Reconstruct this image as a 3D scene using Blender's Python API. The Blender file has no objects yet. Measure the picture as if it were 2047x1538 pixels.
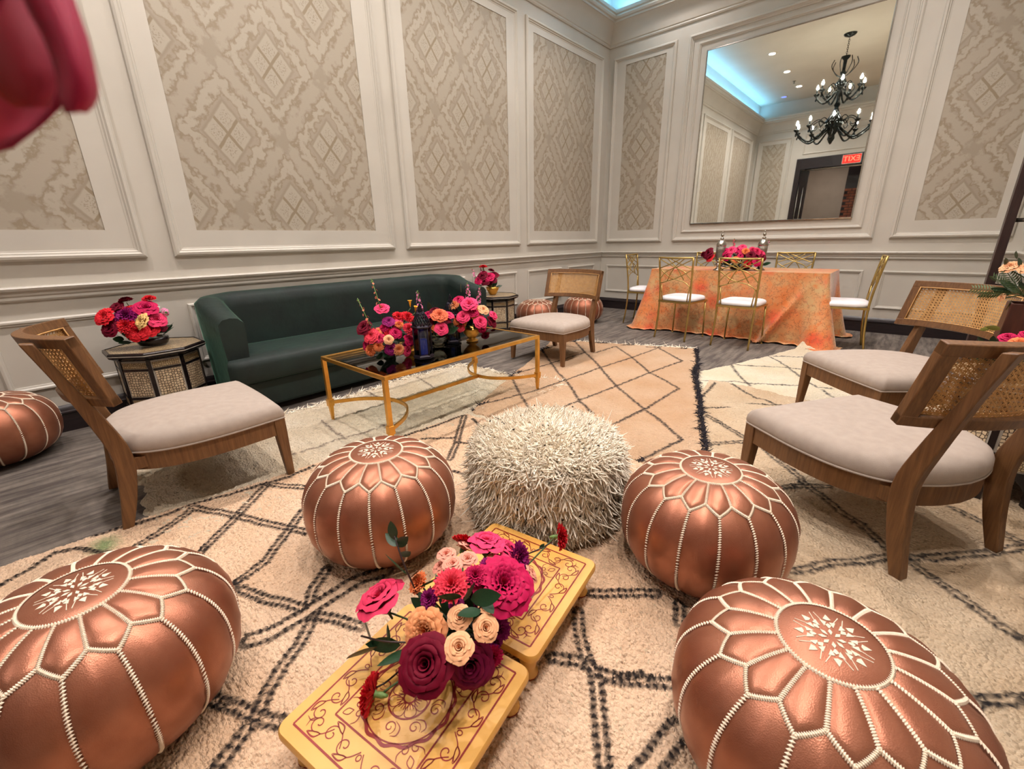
import bpy, bmesh, math, random
import numpy as np
from math import sin, cos, pi, sqrt, radians, atan2, hypot
from mathutils import Vector, Matrix, Quaternion

S = bpy.context.scene
COL = S.collection
random.seed(11)
RNG = np.random.default_rng(11)

# ------------------------------------------------------------------ camera
# world: x runs along the mirror wall (to the right), y along the long left wall, z up; metres
F_PX, YAW, PITCH, ROLL, CAM_H = 865.47, -0.73246, -0.32105, -0.0210, 1.13
fw = Vector((sin(YAW) * cos(PITCH), cos(YAW) * cos(PITCH), sin(PITCH)))
r0 = Vector((cos(YAW), -sin(YAW), 0))
u0 = r0.cross(fw)
rv = r0 * cos(ROLL) + u0 * sin(ROLL)
uv = -r0 * sin(ROLL) + u0 * cos(ROLL)
cam_d = bpy.data.cameras.new('camera')
cam = bpy.data.objects.new('camera', cam_d)
COL.objects.link(cam)
cam_d.sensor_fit = 'HORIZONTAL'
cam_d.sensor_width = 36.0
cam_d.lens = 36.0 * F_PX / 2047.0
cam_d.clip_start = 0.01
cam_d.clip_end = 60
cam_d.dof.use_dof = True
cam_d.dof.focus_distance = 2.4
cam_d.dof.aperture_fstop = 7.0
M = Matrix((rv, uv, -fw)).transposed().to_4x4()
M.translation = Vector((0, 0, CAM_H))
cam.matrix_world = M
S.camera = cam

# ------------------------------------------------------------------ world, exposure, room lights
W = bpy.data.worlds.new('world')
S.world = W
W.use_nodes = True
W.node_tree.nodes['Background'].inputs[0].default_value = (0.9, 0.85, 0.8, 1)
W.node_tree.nodes['Background'].inputs[1].default_value = 0.02
S.view_settings.view_transform = 'Standard'
S.view_settings.look = 'None'
S.view_settings.gamma = 1.0
S.view_settings.exposure = 0.08
S.view_settings.use_curve_mapping = False
S.cycles.max_bounces = 7
S.cycles.diffuse_bounces = 3
S.cycles.glossy_bounces = 5
S.cycles.transmission_bounces = 6
S.cycles.transparent_max_bounces = 8
S.cycles.sample_clamp_indirect = 6.0
S.cycles.caustics_reflective = False
S.cycles.caustics_refractive = False
S.cycles.blur_glossy = 1.0
S.cycles.use_denoising = True
S.cycles.use_adaptive_sampling = True
S.cycles.adaptive_threshold = 0.08
S.cycles.adaptive_min_samples = 12

XL, XR, YB, YF, ZC = -3.94, 0.80, 6.70, -1.55, 4.50      # the room's inner faces
DOWNLIGHTS = [(x, y) for x in (-2.83, -0.37) for y in (-0.28, 1.06, 2.40, 3.70, 5.00, 6.20)]
SPOT_W, WARM = 170.0, (1.0, 0.90, 0.86)
for (x, y) in DOWNLIGHTS:
    ld = bpy.data.lights.new('downlight_beam', 'SPOT')
    ld.energy = SPOT_W * (0.25 if y > 6 else 1.3 if (y > 3.5 and x > -1) else 0.75 if y > 4.9 else 0.8 if y > 2 else 1.12)
    ld.color = WARM
    ld.spot_size = radians(130)
    ld.spot_blend = 0.85
    ld.shadow_soft_size = 0.06
    lo = bpy.data.objects.new('downlight_beam', ld)
    lo.location = (x, y, ZC - 0.03)
    COL.objects.link(lo)
COVE_W = 40.0
for nm, loc, sx, sy in (('cove_strip', (XL + 0.08, (YB + YF) / 2, 4.2), 0.05, YB - YF - 0.3),
                        ('cove_strip', ((XL + XR) / 2, YB - 0.08, 4.2), XR - XL - 0.3, 0.05)):
    ld = bpy.data.lights.new(nm, 'AREA')
    ld.shape = 'RECTANGLE'
    ld.size, ld.size_y = sx, sy
    ld.energy = COVE_W * (max(sx, sy) / 8.0)
    ld.color = (0.16, 0.55, 1.0)
    lo = bpy.data.objects.new(nm, ld)
    lo.location = loc
    lo.rotation_euler = (pi, 0, 0)
    COL.objects.link(lo)

# ------------------------------------------------------------------ helpers
def lin(r, g, b):
    return tuple(((c / 255) / 12.92 if c / 255 <= 0.04045 else ((c / 255 + 0.055) / 1.055) ** 2.4) for c in (r, g, b)) + (1.0,)


class NT:
    """tiny node-tree writer"""
    def __init__(s, name):
        s.m = bpy.data.materials.new(name)
        s.m.use_nodes = True
        s.t = s.m.node_tree
        s.b = s.t.nodes['Principled BSDF']
        s.out = s.t.nodes['Material Output']

    def n(s, typ, **kw):
        nd = s.t.nodes.new(typ)
        for k, v in kw.items():
            if k.startswith('i_'):
                key = k[2:]
                key = int(key) if key.isdigit() else key.replace('_', ' ')
                s.put(nd.inputs[key], v)
            else:
                setattr(nd, k, v)
        return nd

    def put(s, sock, v):
        if isinstance(v, bpy.types.NodeSocket):
            s.t.links.new(v, sock)
        else:
            sock.default_value = v

    def math(s, op, a, b=None, c=None, clamp=False):
        nd = s.n('ShaderNodeMath', operation=op, use_clamp=clamp)
        s.put(nd.inputs[0], a)
        if b is not None:
            s.put(nd.inputs[1], b)
        if c is not None:
            s.put(nd.inputs[2], c)
        return nd.outputs[0]

    def mix(s, f, a, b, blend='MIX'):
        nd = s.n('ShaderNodeMix', data_type='RGBA', blend_type=blend)
        s.put(nd.inputs[0], f)
        s.put(nd.inputs[6], a)
        s.put(nd.inputs[7], b)
        return nd.outputs[2]

    def coord(s, kind='Object'):
        return s.n('ShaderNodeTexCoord').outputs[kind]

    def scaled(s, vec, sc):
        nd = s.n('ShaderNodeMapping')
        s.put(nd.inputs[0], vec)
        nd.inputs['Scale'].default_value = sc
        return nd.outputs[0]

    def noise(s, vec, scale, detail=3.0, rough=0.5):
        nd = s.n('ShaderNodeTexNoise')
        s.put(nd.inputs['Vector'], vec)
        nd.inputs['Scale'].default_value = scale
        nd.inputs['Detail'].default_value = detail
        nd.inputs['Roughness'].default_value = rough
        return nd.outputs['Fac']

    def ramp(s, f, lo, hi):
        nd = s.n('ShaderNodeMapRange')
        s.put(nd.inputs[0], f)
        nd.inputs[1].default_value, nd.inputs[2].default_value = lo, hi
        return nd.outputs[0]

    def bump(s, h, strength=0.3, dist=0.01):
        nd = s.n('ShaderNodeBump')
        nd.inputs['Strength'].default_value = strength
        nd.inputs['Distance'].default_value = dist
        s.put(nd.inputs['Height'], h)
        s.t.links.new(nd.outputs[0], s.b.inputs['Normal'])

    def set(s, **kw):
        for k, v in kw.items():
            s.put(s.b.inputs[k.replace('_', ' ')], v)
        return s


def plain(name, c1, c2=None, scale=8.0, rough=0.5, metal=0.0, bump=0.0, bscale=60.0, bdist=0.004, stretch=(1, 1, 1), detail=3.0, **kw):
    """procedural material: two colours mixed by noise, optional relief"""
    t = NT(name)
    co = t.scaled(t.coord(), stretch)
    c2 = c2 or tuple(x * 0.8 for x in c1[:3]) + (1,)
    f = t.ramp(t.noise(co, scale, detail), 0.3, 0.7)
    t.set(Base_Color=t.mix(f, c1, c2), Roughness=rough, Metallic=metal)
    if bump:
        t.bump(t.noise(co, bscale, 2.0), bump, bdist)
    t.set(**kw)
    return t.m


class MB:
    """collects shapes, then links them as ONE mesh object"""
    def __init__(s):
        s.v, s.f = [], []

    def add(s, v, f, mat=None):
        o = len(s.v)
        if mat is not None:
            v = [tuple(mat @ Vector(p)) for p in v]
        s.v += [tuple(p) for p in v]
        s.f += [tuple(i + o for i in q) for q in f]
        return s

    def box(s, c, d, rz=0.0):
        x, y, z = d[0] / 2, d[1] / 2, d[2] / 2
        v = [(sx * x, sy * y, sz * z) for sz in (-1, 1) for sy in (-1, 1) for sx in (-1, 1)]
        ca, sa = cos(rz), sin(rz)
        v = [(c[0] + ca * p[0] - sa * p[1], c[1] + sa * p[0] + ca * p[1], c[2] + p[2]) for p in v]
        return s.add(v, [(0, 2, 3, 1), (4, 5, 7, 6), (0, 1, 5, 4), (2, 6, 7, 3), (0, 4, 6, 2), (1, 3, 7, 5)])

    def loft(s, rings, cap=True, closed=False):
        """rings of equal length joined in turn"""
        n = len(rings[0])
        v = [p for r in rings for p in r]
        f = []
        m = len(rings)
        for i in range(m - 1 + (1 if closed else 0)):
            a, b = i * n, ((i + 1) % m) * n
            for j in range(n):
                k = (j + 1) % n
                f.append((a + j, a + k, b + k, b + j))
        if cap and not closed:
            f.append(tuple(range(n - 1, -1, -1)))
            f.append(tuple((m - 1) * n + j for j in range(n)))
        return s.add(v, f)

    def lathe(s, prof, n=24, c=(0, 0, 0), cap=True):
        return s.loft([[(c[0] + max(r, 1e-4) * cos(2 * pi * j / n), c[1] + max(r, 1e-4) * sin(2 * pi * j / n), c[2] + z) for j in range(n)] for r, z in prof], cap)

    def tube(s, pts, r, n=8, closed=False, sq=None):
        """sweep a circle (or rectangle sq=(w,h)) along pts"""
        P = [Vector(p) for p in pts]
        m = len(P)
        rings = []
        T0 = (P[1] - P[0]).normalized()
        ref = Vector((0, 0, 1)) if abs(T0.z) < 0.9 else Vector((0, 1, 0))
        N = (ref - T0 * ref.dot(T0)).normalized()
        for i in range(m):
            if closed:
                T = (P[(i + 1) % m] - P[i - 1]).normalized()
            else:
                T = (P[min(i + 1, m - 1)] - P[max(i - 1, 0)]).normalized()
            N = (N - T * N.dot(T))
            N = N.normalized() if N.length > 1e-6 else T.orthogonal().normalized()
            B = T.cross(N)
            rr = r[i] if isinstance(r, (list, tuple)) else r
            if sq:
                w, h = sq
                rings.append([tuple(P[i] + B * (a * w / 2) + N * (b * h / 2)) for a, b in ((-1, -1), (1, -1), (1, 1), (-1, 1))])
            else:
                rings.append([tuple(P[i] + (N * cos(2 * pi * j / n) + B * sin(2 * pi * j / n)) * rr) for j in range(n)])
        return s.loft(rings, True, closed)

    def prism(s, poly, z0, z1):
        return s.loft([[(x, y, z0) for x, y in poly], [(x, y, z1) for x, y in poly]])

    def ball(s, c, r, n=10, m=6, sx=1, sy=1, sz=1):
        rings = []
        for i in range(m + 1):
            t = pi * i / m
            rr = max(sin(t), 1e-3) * r
            rings.append([(c[0] + sx * rr * cos(2 * pi * j / n), c[1] + sy * rr * sin(2 * pi * j / n), c[2] - sz * r * cos(t)) for j in range(n)])
        return s.loft(rings)

    def mesh(s, name):
        me = bpy.data.meshes.new(name)
        me.from_pydata(s.v, [], s.f)
        me.update()
        return me

    def obj(s, name, mat, parent=None, smooth=None, bevel=0.0, kind=None, label=None):
        return link(name, s.mesh(name), mat, parent, smooth, bevel, kind, label)


def link(name, me, mat, parent=None, smooth=None, bevel=0.0, kind=None, label=None):
    if mat is not None and not me.materials:
        me.materials.append(mat)
    if smooth:
        me.shade_smooth()
        if smooth is not True:
            me.set_sharp_from_angle(angle=radians(smooth))
    o = bpy.data.objects.new(name, me)
    COL.objects.link(o)
    o.parent = parent
    if bevel:
        b = o.modifiers.new('bevel', 'BEVEL')
        b.width = bevel
        b.segments = 2
        b.limit_method = 'ANGLE'
        b.angle_limit = radians(40)
    if kind:
        o['kind'] = kind
    if label:
        o['label'] = label
    return o


def empty(name, loc, rz=0.0, parent=None):
    o = bpy.data.objects.new(name, None)
    o.empty_display_size = 0.1
    COL.objects.link(o)
    o.location = loc
    o.rotation_euler = (0, 0, rz)
    o.parent = parent
    return o


def tag(o, label, cat, group=None):
    o['label'] = label
    o['category'] = cat
    if group:
        o['group'] = group
    return o


def structure(o):
    o['kind'] = 'structure'
    return o


def dup(root, loc=None, rz=None):
    """a copy of a thing with copies of its parts and sub-parts, sharing mesh data"""
    c = root.copy()
    COL.objects.link(c)
    if loc is not None:
        c.location = loc
    if rz is not None:
        c.rotation_euler = (0, 0, rz)
    for ch in list(root.children):
        d = ch.copy()
        COL.objects.link(d)
        d.parent = c
        for g in list(ch.children):
            e = g.copy()
            COL.objects.link(e)
            e.parent = d
    return c


def mesh_np(name, V, Fq):
    """fast mesh from numpy arrays: V (n,3), Fq (m,4)"""
    me = bpy.data.meshes.new(name)
    me.vertices.add(len(V))
    me.vertices.foreach_set('co', np.asarray(V, np.float32).ravel())
    k = Fq.shape[1]
    me.loops.add(Fq.size)
    me.loops.foreach_set('vertex_index', np.asarray(Fq, np.int32).ravel())
    me.polygons.add(len(Fq))
    me.polygons.foreach_set('loop_start', np.arange(0, Fq.size, k, dtype=np.int32))
    me.polygons.foreach_set('loop_total', np.full(len(Fq), k, np.int32))
    me.update(calc_edges=True)
    return me


def gridfaces(nu, nv):
    """quads of a grid with nu x nv vertices, index = i*nv + j"""
    i, j = np.meshgrid(np.arange(nu - 1), np.arange(nv - 1), indexing='ij')
    a = (i * nv + j).ravel()
    return np.stack([a, a + nv, a + nv + 1, a + 1], 1)


def fattr(me, name, vals):
    at = me.attributes.new(name, 'FLOAT', 'POINT')
    at.data.foreach_set('value', np.asarray(vals, np.float32))


def spline(pts, n=8):
    """Catmull-Rom through pts"""
    P = [Vector(p) for p in pts]
    P = [P[0] * 2 - P[1]] + P + [P[-1] * 2 - P[-2]]
    out = []
    for i in range(1, len(P) - 2):
        for k in range(n):
            t = k / n
            a, b, c, d = P[i - 1], P[i], P[i + 1], P[i + 2]
            out.append(0.5 * ((2 * b) + (c - a) * t + (2 * a - 5 * b + 4 * c - d) * t * t + (3 * b - a - 3 * c + d) * t ** 3))
    out.append(P[-2])
    return [tuple(p) for p in out]

# ------------------------------------------------------------------ materials
def wood_mat(name, c1, c2, rough=0.45):
    t = NT(name)
    co = t.coord()
    g = t.scaled(co, (40, 40, 3.0))
    n1 = t.noise(g, 2.0, 5.0, 0.6)
    n2 = t.noise(t.scaled(co, (120, 120, 6)), 2.0, 2.0)
    f = t.math('ADD', t.ramp(n1, 0.3, 0.7), t.math('MULTIPLY', t.math('SUBTRACT', n2, 0.5), 0.8), clamp=True)
    t.set(Base_Color=t.mix(f, c1, c2), Roughness=rough)
    t.bump(n2, 0.15, 0.002)
    return t.m


def carpet_mat():
    t = NT('grey_carpet')
    co = t.coord()
    lines = t.noise(t.scaled(co, (9.0, 1.1, 1)), 2.2, 6.0, 0.65)
    cross = t.noise(t.scaled(co, (3, 14, 1)), 3.0, 4.0)
    fine = t.noise(co, 420, 2.0)
    f = t.ramp(lines, 0.38, 0.62)
    c = t.mix(f, lin(84, 75, 70), lin(138, 128, 117))
    c = t.mix(t.math('MULTIPLY', t.ramp(cross, 0.45, 0.75), 0.35), c, lin(86, 80, 76))
    c = t.mix(t.math('MULTIPLY', t.ramp(fine, 0.3, 0.7), 0.35), c, lin(60, 55, 52))
    t.set(Base_Color=c, Roughness=0.95)
    t.bump(fine, 0.5, 0.004)
    return t.m


def wallpaper_mat(axis, centre, name):
    """damask diamonds in a half-drop lattice, 0.78 m wide and 1.03 m high"""
    t = NT(name)
    geo = t.n('ShaderNodeNewGeometry').outputs['Position']
    sep = t.n('ShaderNodeSeparateXYZ')
    t.put(sep.inputs[0], geo)
    h, z = sep.outputs[axis], sep.outputs[2]
    wob = t.n('ShaderNodeTexNoise')
    t.put(wob.inputs['Vector'], geo)
    wob.inputs['Scale'].default_value = 20.0
    wob.inputs['Detail'].default_value = 3.0
    wsep = t.n('ShaderNodeSeparateXYZ')
    t.put(wsep.inputs[0], wob.outputs['Color'])

    def lat(amp):
        hh = t.math('ADD', h, t.math('MULTIPLY', t.math('SUBTRACT', wsep.outputs[0], 0.5), amp))
        zz = t.math('ADD', z, t.math('MULTIPLY', t.math('SUBTRACT', wsep.outputs[1], 0.5), amp))
        u = t.math('DIVIDE', t.math('SUBTRACT', hh, centre), 0.78)
        v = t.math('DIVIDE', t.math('SUBTRACT', zz, 1.40), 1.03)
        a = t.math('ADD', u, v)
        b = t.math('SUBTRACT', u, v)
        fa = t.math('ABSOLUTE', t.math('SUBTRACT', t.math('FRACT', t.math('ADD', a, 0.5)), 0.5))
        fb = t.math('ABSOLUTE', t.math('SUBTRACT', t.math('FRACT', t.math('ADD', b, 0.5)), 0.5))
        return fa, fb
    fa, fb = lat(0.012)
    m = t.math('MAXIMUM', fa, fb)
    mn = t.math('MINIMUM', fa, fb)
    fa2, fb2 = lat(0.16)
    m2 = t.math('MAXIMUM', fa2, fb2)
    mn2 = t.math('MINIMUM', fa2, fb2)

    def band(x, lo, hi, s=0.006):
        return t.math('MULTIPLY', t.ramp(x, lo - s, lo + s), t.math('SUBTRACT', 1.0, t.ramp(x, hi - s, hi + s)))
    gold, pale, tan, dark = lin(147, 133, 110), lin(178, 169, 153), lin(163, 151, 134), lin(148, 136, 117)
    fine = t.noise(t.scaled(geo, (1, 1, 14)), 30, 3.0)
    c = t.mix(t.ramp(fine, 0.35, 0.7), tan, lin(168, 157, 140))
    # scrolling leaves round every diamond
    c = t.mix(band(m2, 0.30, 0.375, 0.012), c, pale)
    c = t.mix(t.math('MULTIPLY', band(m2, 0.385, 0.415, 0.008), 0.75), c, gold)
    c = t.mix(t.math('MULTIPLY', band(m2, 0.262, 0.285, 0.008), 0.75), c, gold)
    c = t.mix(t.math('MULTIPLY', band(m2, 0.44, 0.60, 0.01), 0.6), c, pale)
    c = t.mix(t.math('MULTIPLY', band(mn2, 0.40, 0.60, 0.02), 0.5), c, dark)
    # the medallion: four small diamonds with veined middles
    med = t.math('SUBTRACT', 1.0, t.ramp(m, 0.19, 0.205))
    c = t.mix(t.math('MULTIPLY', t.math('SUBTRACT', 1.0, t.ramp(m, 0.215, 0.235)), 0.55), c, dark)
    vein = t.ramp(t.noise(geo, 95, 3.0), 0.52, 0.6)
    inner = band(m, 0.04, 0.16, 0.012)
    inner2 = band(mn, 0.03, 0.16, 0.012)
    mc = t.mix(t.math('MULTIPLY', t.math('MULTIPLY', vein, inner), t.math('MULTIPLY', inner2, 0.8)), pale, dark)
    c = t.mix(med, c, mc)
    cross = t.math('MULTIPLY', t.math('SUBTRACT', 1.0, t.ramp(mn, 0.012, 0.02)), med)
    c = t.mix(cross, c, gold)
    t.set(Base_Color=c, Roughness=0.55)
    t.bump(m2, 0.05, 0.01)
    return t.m


def rug_mat(name, cream, tint, dark, bscale=95.0):
    t = NT(name)
    co = t.coord()
    at = t.n('ShaderNodeAttribute', attribute_name='dark').outputs['Fac']
    gr = t.n('ShaderNodeAttribute', attribute_name='green').outputs['Fac']
    big = t.ramp(t.noise(co, 2.3, 4.0), 0.35, 0.68)
    c = t.mix(big, cream, tint)
    rows = t.noise(t.scaled(co, (14, 60, 1)), 1.6, 3.0)
    c = t.mix(t.math('MULTIPLY', t.ramp(rows, 0.5, 0.75), 0.35), c, tuple(x * 0.72 for x in tint[:3]) + (1,))
    c = t.mix(gr, c, lin(120, 150, 96))
    c = t.mix(at, c, dark)
    t.set(Base_Color=c, Roughness=0.95)
    v = t.n('ShaderNodeTexVoronoi')
    t.put(v.inputs['Vector'], co)
    v.inputs['Scale'].default_value = bscale
    wr = t.noise(t.scaled(co, (26, 70, 1)), 1.5, 4.0, 0.6)
    t.bump(t.math('ADD', t.math('SUBTRACT', 1.0, v.outputs['Distance']), t.math('MULTIPLY', wr, 1.6)), 0.75, 0.014)
    return t.m


def inlay_mat(name, scale, pale, dark, edge=0.09):
    t = NT(name)
    co = t.coord()
    v = t.n('ShaderNodeTexVoronoi', feature='DISTANCE_TO_EDGE')
    t.put(v.inputs['Vector'], co)
    v.inputs['Scale'].default_value = scale
    v.inputs['Randomness'].default_value = 0.55
    v2 = t.n('ShaderNodeTexVoronoi')
    t.put(v2.inputs['Vector'], co)
    v2.inputs['Scale'].default_value = scale
    v2.inputs['Randomness'].default_value = 0.55
    sp = t.n('ShaderNodeSeparateXYZ')
    t.put(sp.inputs[0], v2.outputs['Color'])
    cell = t.mix(t.math('MULTIPLY', sp.outputs[0], 0.45), pale, lin(140, 100, 62))
    t.set(Base_Color=t.mix(t.ramp(v.outputs['Distance'], edge * 0.6, edge), dark, cell), Roughness=0.3)
    return t.m


def leather_mat():
    t = NT('copper_leather')
    co = t.coord()
    n = t.ramp(t.noise(co, 9, 3.0), 0.3, 0.7)
    grain = t.n('ShaderNodeTexVoronoi')
    t.put(grain.inputs['Vector'], co)
    grain.inputs['Scale'].default_value = 420
    t.set(Base_Color=t.mix(n, lin(170, 112, 86), lin(148, 90, 66)), Metallic=0.62,
          Roughness=t.math('ADD', 0.33, t.math('MULTIPLY', n, 0.08)))
    t.bump(t.math('ADD', grain.outputs['Distance'], t.math('MULTIPLY', t.noise(co, 30, 2.0), 2.0)), 0.12, 0.002)
    return t.m


def cloth_mat():
    t = NT('orange_floral_cloth')
    co = t.coord()
    big = t.noise(co, 2.6, 4.0, 0.6)
    mid = t.noise(co, 9.0, 5.0, 0.7)
    v = t.n('ShaderNodeTexVoronoi')
    t.put(v.inputs['Vector'], co)
    v.inputs['Scale'].default_value = 3.4
    flower = t.math('SUBTRACT', 1.0, t.ramp(t.math('ADD', v.outputs['Distance'], t.math('MULTIPLY', t.math('SUBTRACT', mid, 0.5), 0.7)), 0.12, 0.42))
    c = t.mix(t.ramp(big, 0.38, 0.62), lin(206, 168, 116), lin(222, 134, 76))
    c = t.mix(flower, c, lin(226, 92, 52))
    c = t.mix(t.math('MULTIPLY', t.ramp(mid, 0.52, 0.62), 0.7), c, lin(224, 120, 50))
    vein = t.math('ABSOLUTE', t.math('SUBTRACT', t.noise(co, 14.0, 4.0, 0.65), 0.5))
    c = t.mix(t.math('MULTIPLY', t.math('SUBTRACT', 1.0, t.ramp(vein, 0.006, 0.02)), 0.55), c, lin(120, 66, 40))
    t.set(Base_Color=c, Roughness=0.5)
    t.b.inputs['Sheen Weight'].default_value = 0.3
    t.bump(t.noise(co, 5, 3.0), 0.35, 0.02)
    return t.m


def petal_mat(name, base, tip):
    t = NT(name)
    at = t.n('ShaderNodeAttribute', attribute_name='tip').outputs['Fac']
    n = t.noise(t.coord(), 5.0, 3.0)
    f = t.math('ADD', at, t.math('MULTIPLY', t.math('SUBTRACT', n, 0.5), 0.5), clamp=True)
    t.set(Base_Color=t.mix(f, base, tip), Roughness=0.62, Specular_IOR_Level=0.15)
    return t.m


def thin_glass(name, tint):
    """a thin pane: clear (tinted) straight through, mirror-like at glancing angles"""
    t = NT(name)
    tr = t.n('ShaderNodeBsdfTransparent')
    tr.inputs[0].default_value = tint
    gl = t.n('ShaderNodeBsdfGlossy')
    gl.inputs['Roughness'].default_value = 0.02
    fr_ = t.n('ShaderNodeFresnel')
    fr_.inputs[0].default_value = 1.5
    k = t.math('ADD', fr_.outputs[0], t.math('MULTIPLY', t.noise(t.coord(), 3.0), 0.02), clamp=True)
    mx = t.n('ShaderNodeMixShader')
    t.put(mx.inputs[0], k)
    t.t.links.new(tr.outputs[0], mx.inputs[1])
    t.t.links.new(gl.outputs[0], mx.inputs[2])
    t.t.links.new(mx.outputs[0], t.out.inputs['Surface'])
    return t.m


MT = {}
MT['paint'] = plain('greige_wall_paint', lin(204, 199, 188), lin(198, 193, 182), 3.0, 0.42)
MT['ceil'] = plain('ceiling_paint', lin(222, 214, 196), lin(216, 208, 190), 2.0, 0.8)
MT['base'] = plain('dark_baseboard_wood', lin(44, 34, 36), lin(30, 24, 26), 6.0, 0.35, stretch=(1, 1, 12))
MT['carpet'] = carpet_mat()
MT['oak'] = wood_mat('brown_oak', lin(126, 88, 52), lin(92, 60, 33))
MT['oak2'] = wood_mat('dark_oak', lin(112, 80, 56), lin(78, 52, 34))
MT['darkwood'] = wood_mat('dark_stained_wood', lin(58, 36, 34), lin(36, 22, 22), 0.4)
MT['linen'] = plain('oatmeal_linen', lin(175, 161, 149), lin(167, 153, 141), 30, 0.9, bump=0.25, bscale=500, bdist=0.002)
MT['cane'] = plain('woven_cane', lin(214, 168, 106), lin(186, 138, 80), 40, 0.5)
MT['gold'] = plain('gold_metal', lin(226, 172, 84), lin(206, 150, 66), 12, 0.28, 0.85)
MT['palegold'] = plain('pale_gold_metal', lin(194, 168, 104), lin(176, 148, 84), 12, 0.32, 0.8)
MT['glass'] = thin_glass('clear_glass', (0.90, 0.92, 0.90, 1))
MT['velvet'] = plain('green_velvet', lin(16, 38, 32), lin(8, 23, 20), 5, 0.7, bump=0.35, bscale=22, bdist=0.006, Sheen_Weight=0.7, Sheen_Roughness=0.28, Sheen_Tint=lin(110, 165, 140))
MT['leather'] = leather_mat()
MT['thread'] = plain('cream_stitching', lin(244, 228, 206), lin(228, 208, 182), 200, 0.8)
MT['wool'] = plain('cream_wool', lin(246, 236, 218), lin(234, 220, 196), 6, 0.95)
MT['sequin'] = plain('dark_sequin', lin(40, 32, 28), lin(24, 20, 18), 30, 0.25, 0.8)
MT['yellow'] = plain('yellow_painted_wood', lin(230, 178, 94), lin(218, 160, 74), 5, 0.4)
MT['redpaint'] = plain('red_painted_line', lin(150, 30, 18), lin(128, 24, 16), 30, 0.45)
MT['inlay'] = inlay_mat('star_inlay', 62, lin(236, 216, 182), lin(50, 26, 16), 0.12)
MT['inlayfine'] = inlay_mat('fine_inlay', 90, lin(196, 176, 136), lin(64, 38, 24), 0.12)
MT['pearl'] = plain('mother_of_pearl', lin(190, 184, 172), lin(160, 152, 140), 20, 0.3)
MT['blackwood'] = plain('black_lacquered_wood', lin(34, 24, 24), lin(22, 16, 16), 10, 0.25)
MT['cloth'] = cloth_mat()
MT['white'] = plain('white_vinyl', lin(240, 238, 240), lin(228, 226, 230), 8, 0.45)
MT['silver'] = plain('hammered_silver', lin(190, 184, 174), lin(150, 144, 134), 40, 0.25, 0.95, bump=0.5, bscale=90, bdist=0.003)
MT['mesh'] = plain('pierced_grey_metal', lin(150, 140, 126), lin(104, 96, 86), 160, 0.45, 0.6, bump=0.6, bscale=180, bdist=0.004)
MT['darkmetal'] = plain('dark_lantern_metal', lin(40, 34, 46), lin(24, 20, 28), 30, 0.4, 0.7)
MT['blueglass'] = thin_glass('blue_glass', (0.22, 0.30, 0.62, 1))
MT['candle'] = plain('blue_candle_wax', lin(30, 120, 190), lin(24, 104, 176), 20, 0.5, Emission_Color=lin(30, 120, 200), Emission_Strength=0.25)
MT['stem'] = plain('green_stem', lin(72, 92, 46), lin(54, 74, 36), 20, 0.6)
MT['leaf'] = plain('dark_green_leaf', lin(40, 74, 44), lin(24, 50, 30), 30, 0.4)
MT['fern'] = plain('mid_green_fern', lin(84, 108, 62), lin(60, 84, 46), 30, 0.6)
MT['lime'] = plain('pale_green_leaf', lin(164, 164, 84), lin(140, 144, 66), 30, 0.6)
MT['calyx'] = plain('pale_green_calyx', lin(120, 150, 84), lin(92, 124, 62), 30, 0.6)
MT['brownpot'] = plain('brown_wood_vase', lin(88, 46, 34), lin(64, 32, 24), 8, 0.4, stretch=(6, 6, 1))
MT['black'] = plain('black_gloss_metal', lin(58, 62, 60), lin(34, 38, 37), 10, 0.14, 0.9)
MT['chrome'] = plain('brushed_steel', lin(190, 186, 178), lin(170, 166, 158), 20, 0.22, 0.95)
PETAL = {k: petal_mat('petals_' + k, lin(*a), lin(*b)) for k, (a, b) in dict(
    pink=((150, 14, 50), (222, 60, 96)), hotpink=((190, 20, 70), (236, 66, 112)), magenta=((124, 6, 46), (198, 26, 84)),
    burg=((52, 2, 18), (110, 4, 34)), burg2=((60, 4, 34), (120, 12, 60)), red=((160, 10, 22), (226, 40, 52)), redpink=((190, 20, 40), (240, 70, 90)),
    purple=((84, 10, 60), (146, 26, 104)), orange=((214, 90, 40), (244, 138, 84)), peachor=((236, 112, 28), (244, 168, 116)),
    peach=((226, 124, 66), (242, 184, 138)), palepink=((214, 104, 84), (240, 164, 142)), cream=((240, 180, 96), (250, 212, 140)),
    coral=((226, 110, 80), (240, 150, 120)), pinkflor=((210, 80, 130), (240, 150, 190)), bicolor=((120, 8, 48), (240, 120, 80)),
    yellow=((240, 170, 30), (250, 190, 60)), flushed=((150, 44, 34), (150, 40, 66)), nearpink=((138, 18, 44), (176, 40, 78))).items()}
PETAL['pinkspike'] = PETAL['pinkflor']

# ------------------------------------------------------------------ the room
def wall_box(name, lo, hi, mat, parent=None):
    b = MB().box([(a + c) / 2 for a, c in zip(lo, hi)], [c - a for a, c in zip(lo, hi)])
    return b.obj(name, mat, parent)


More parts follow.
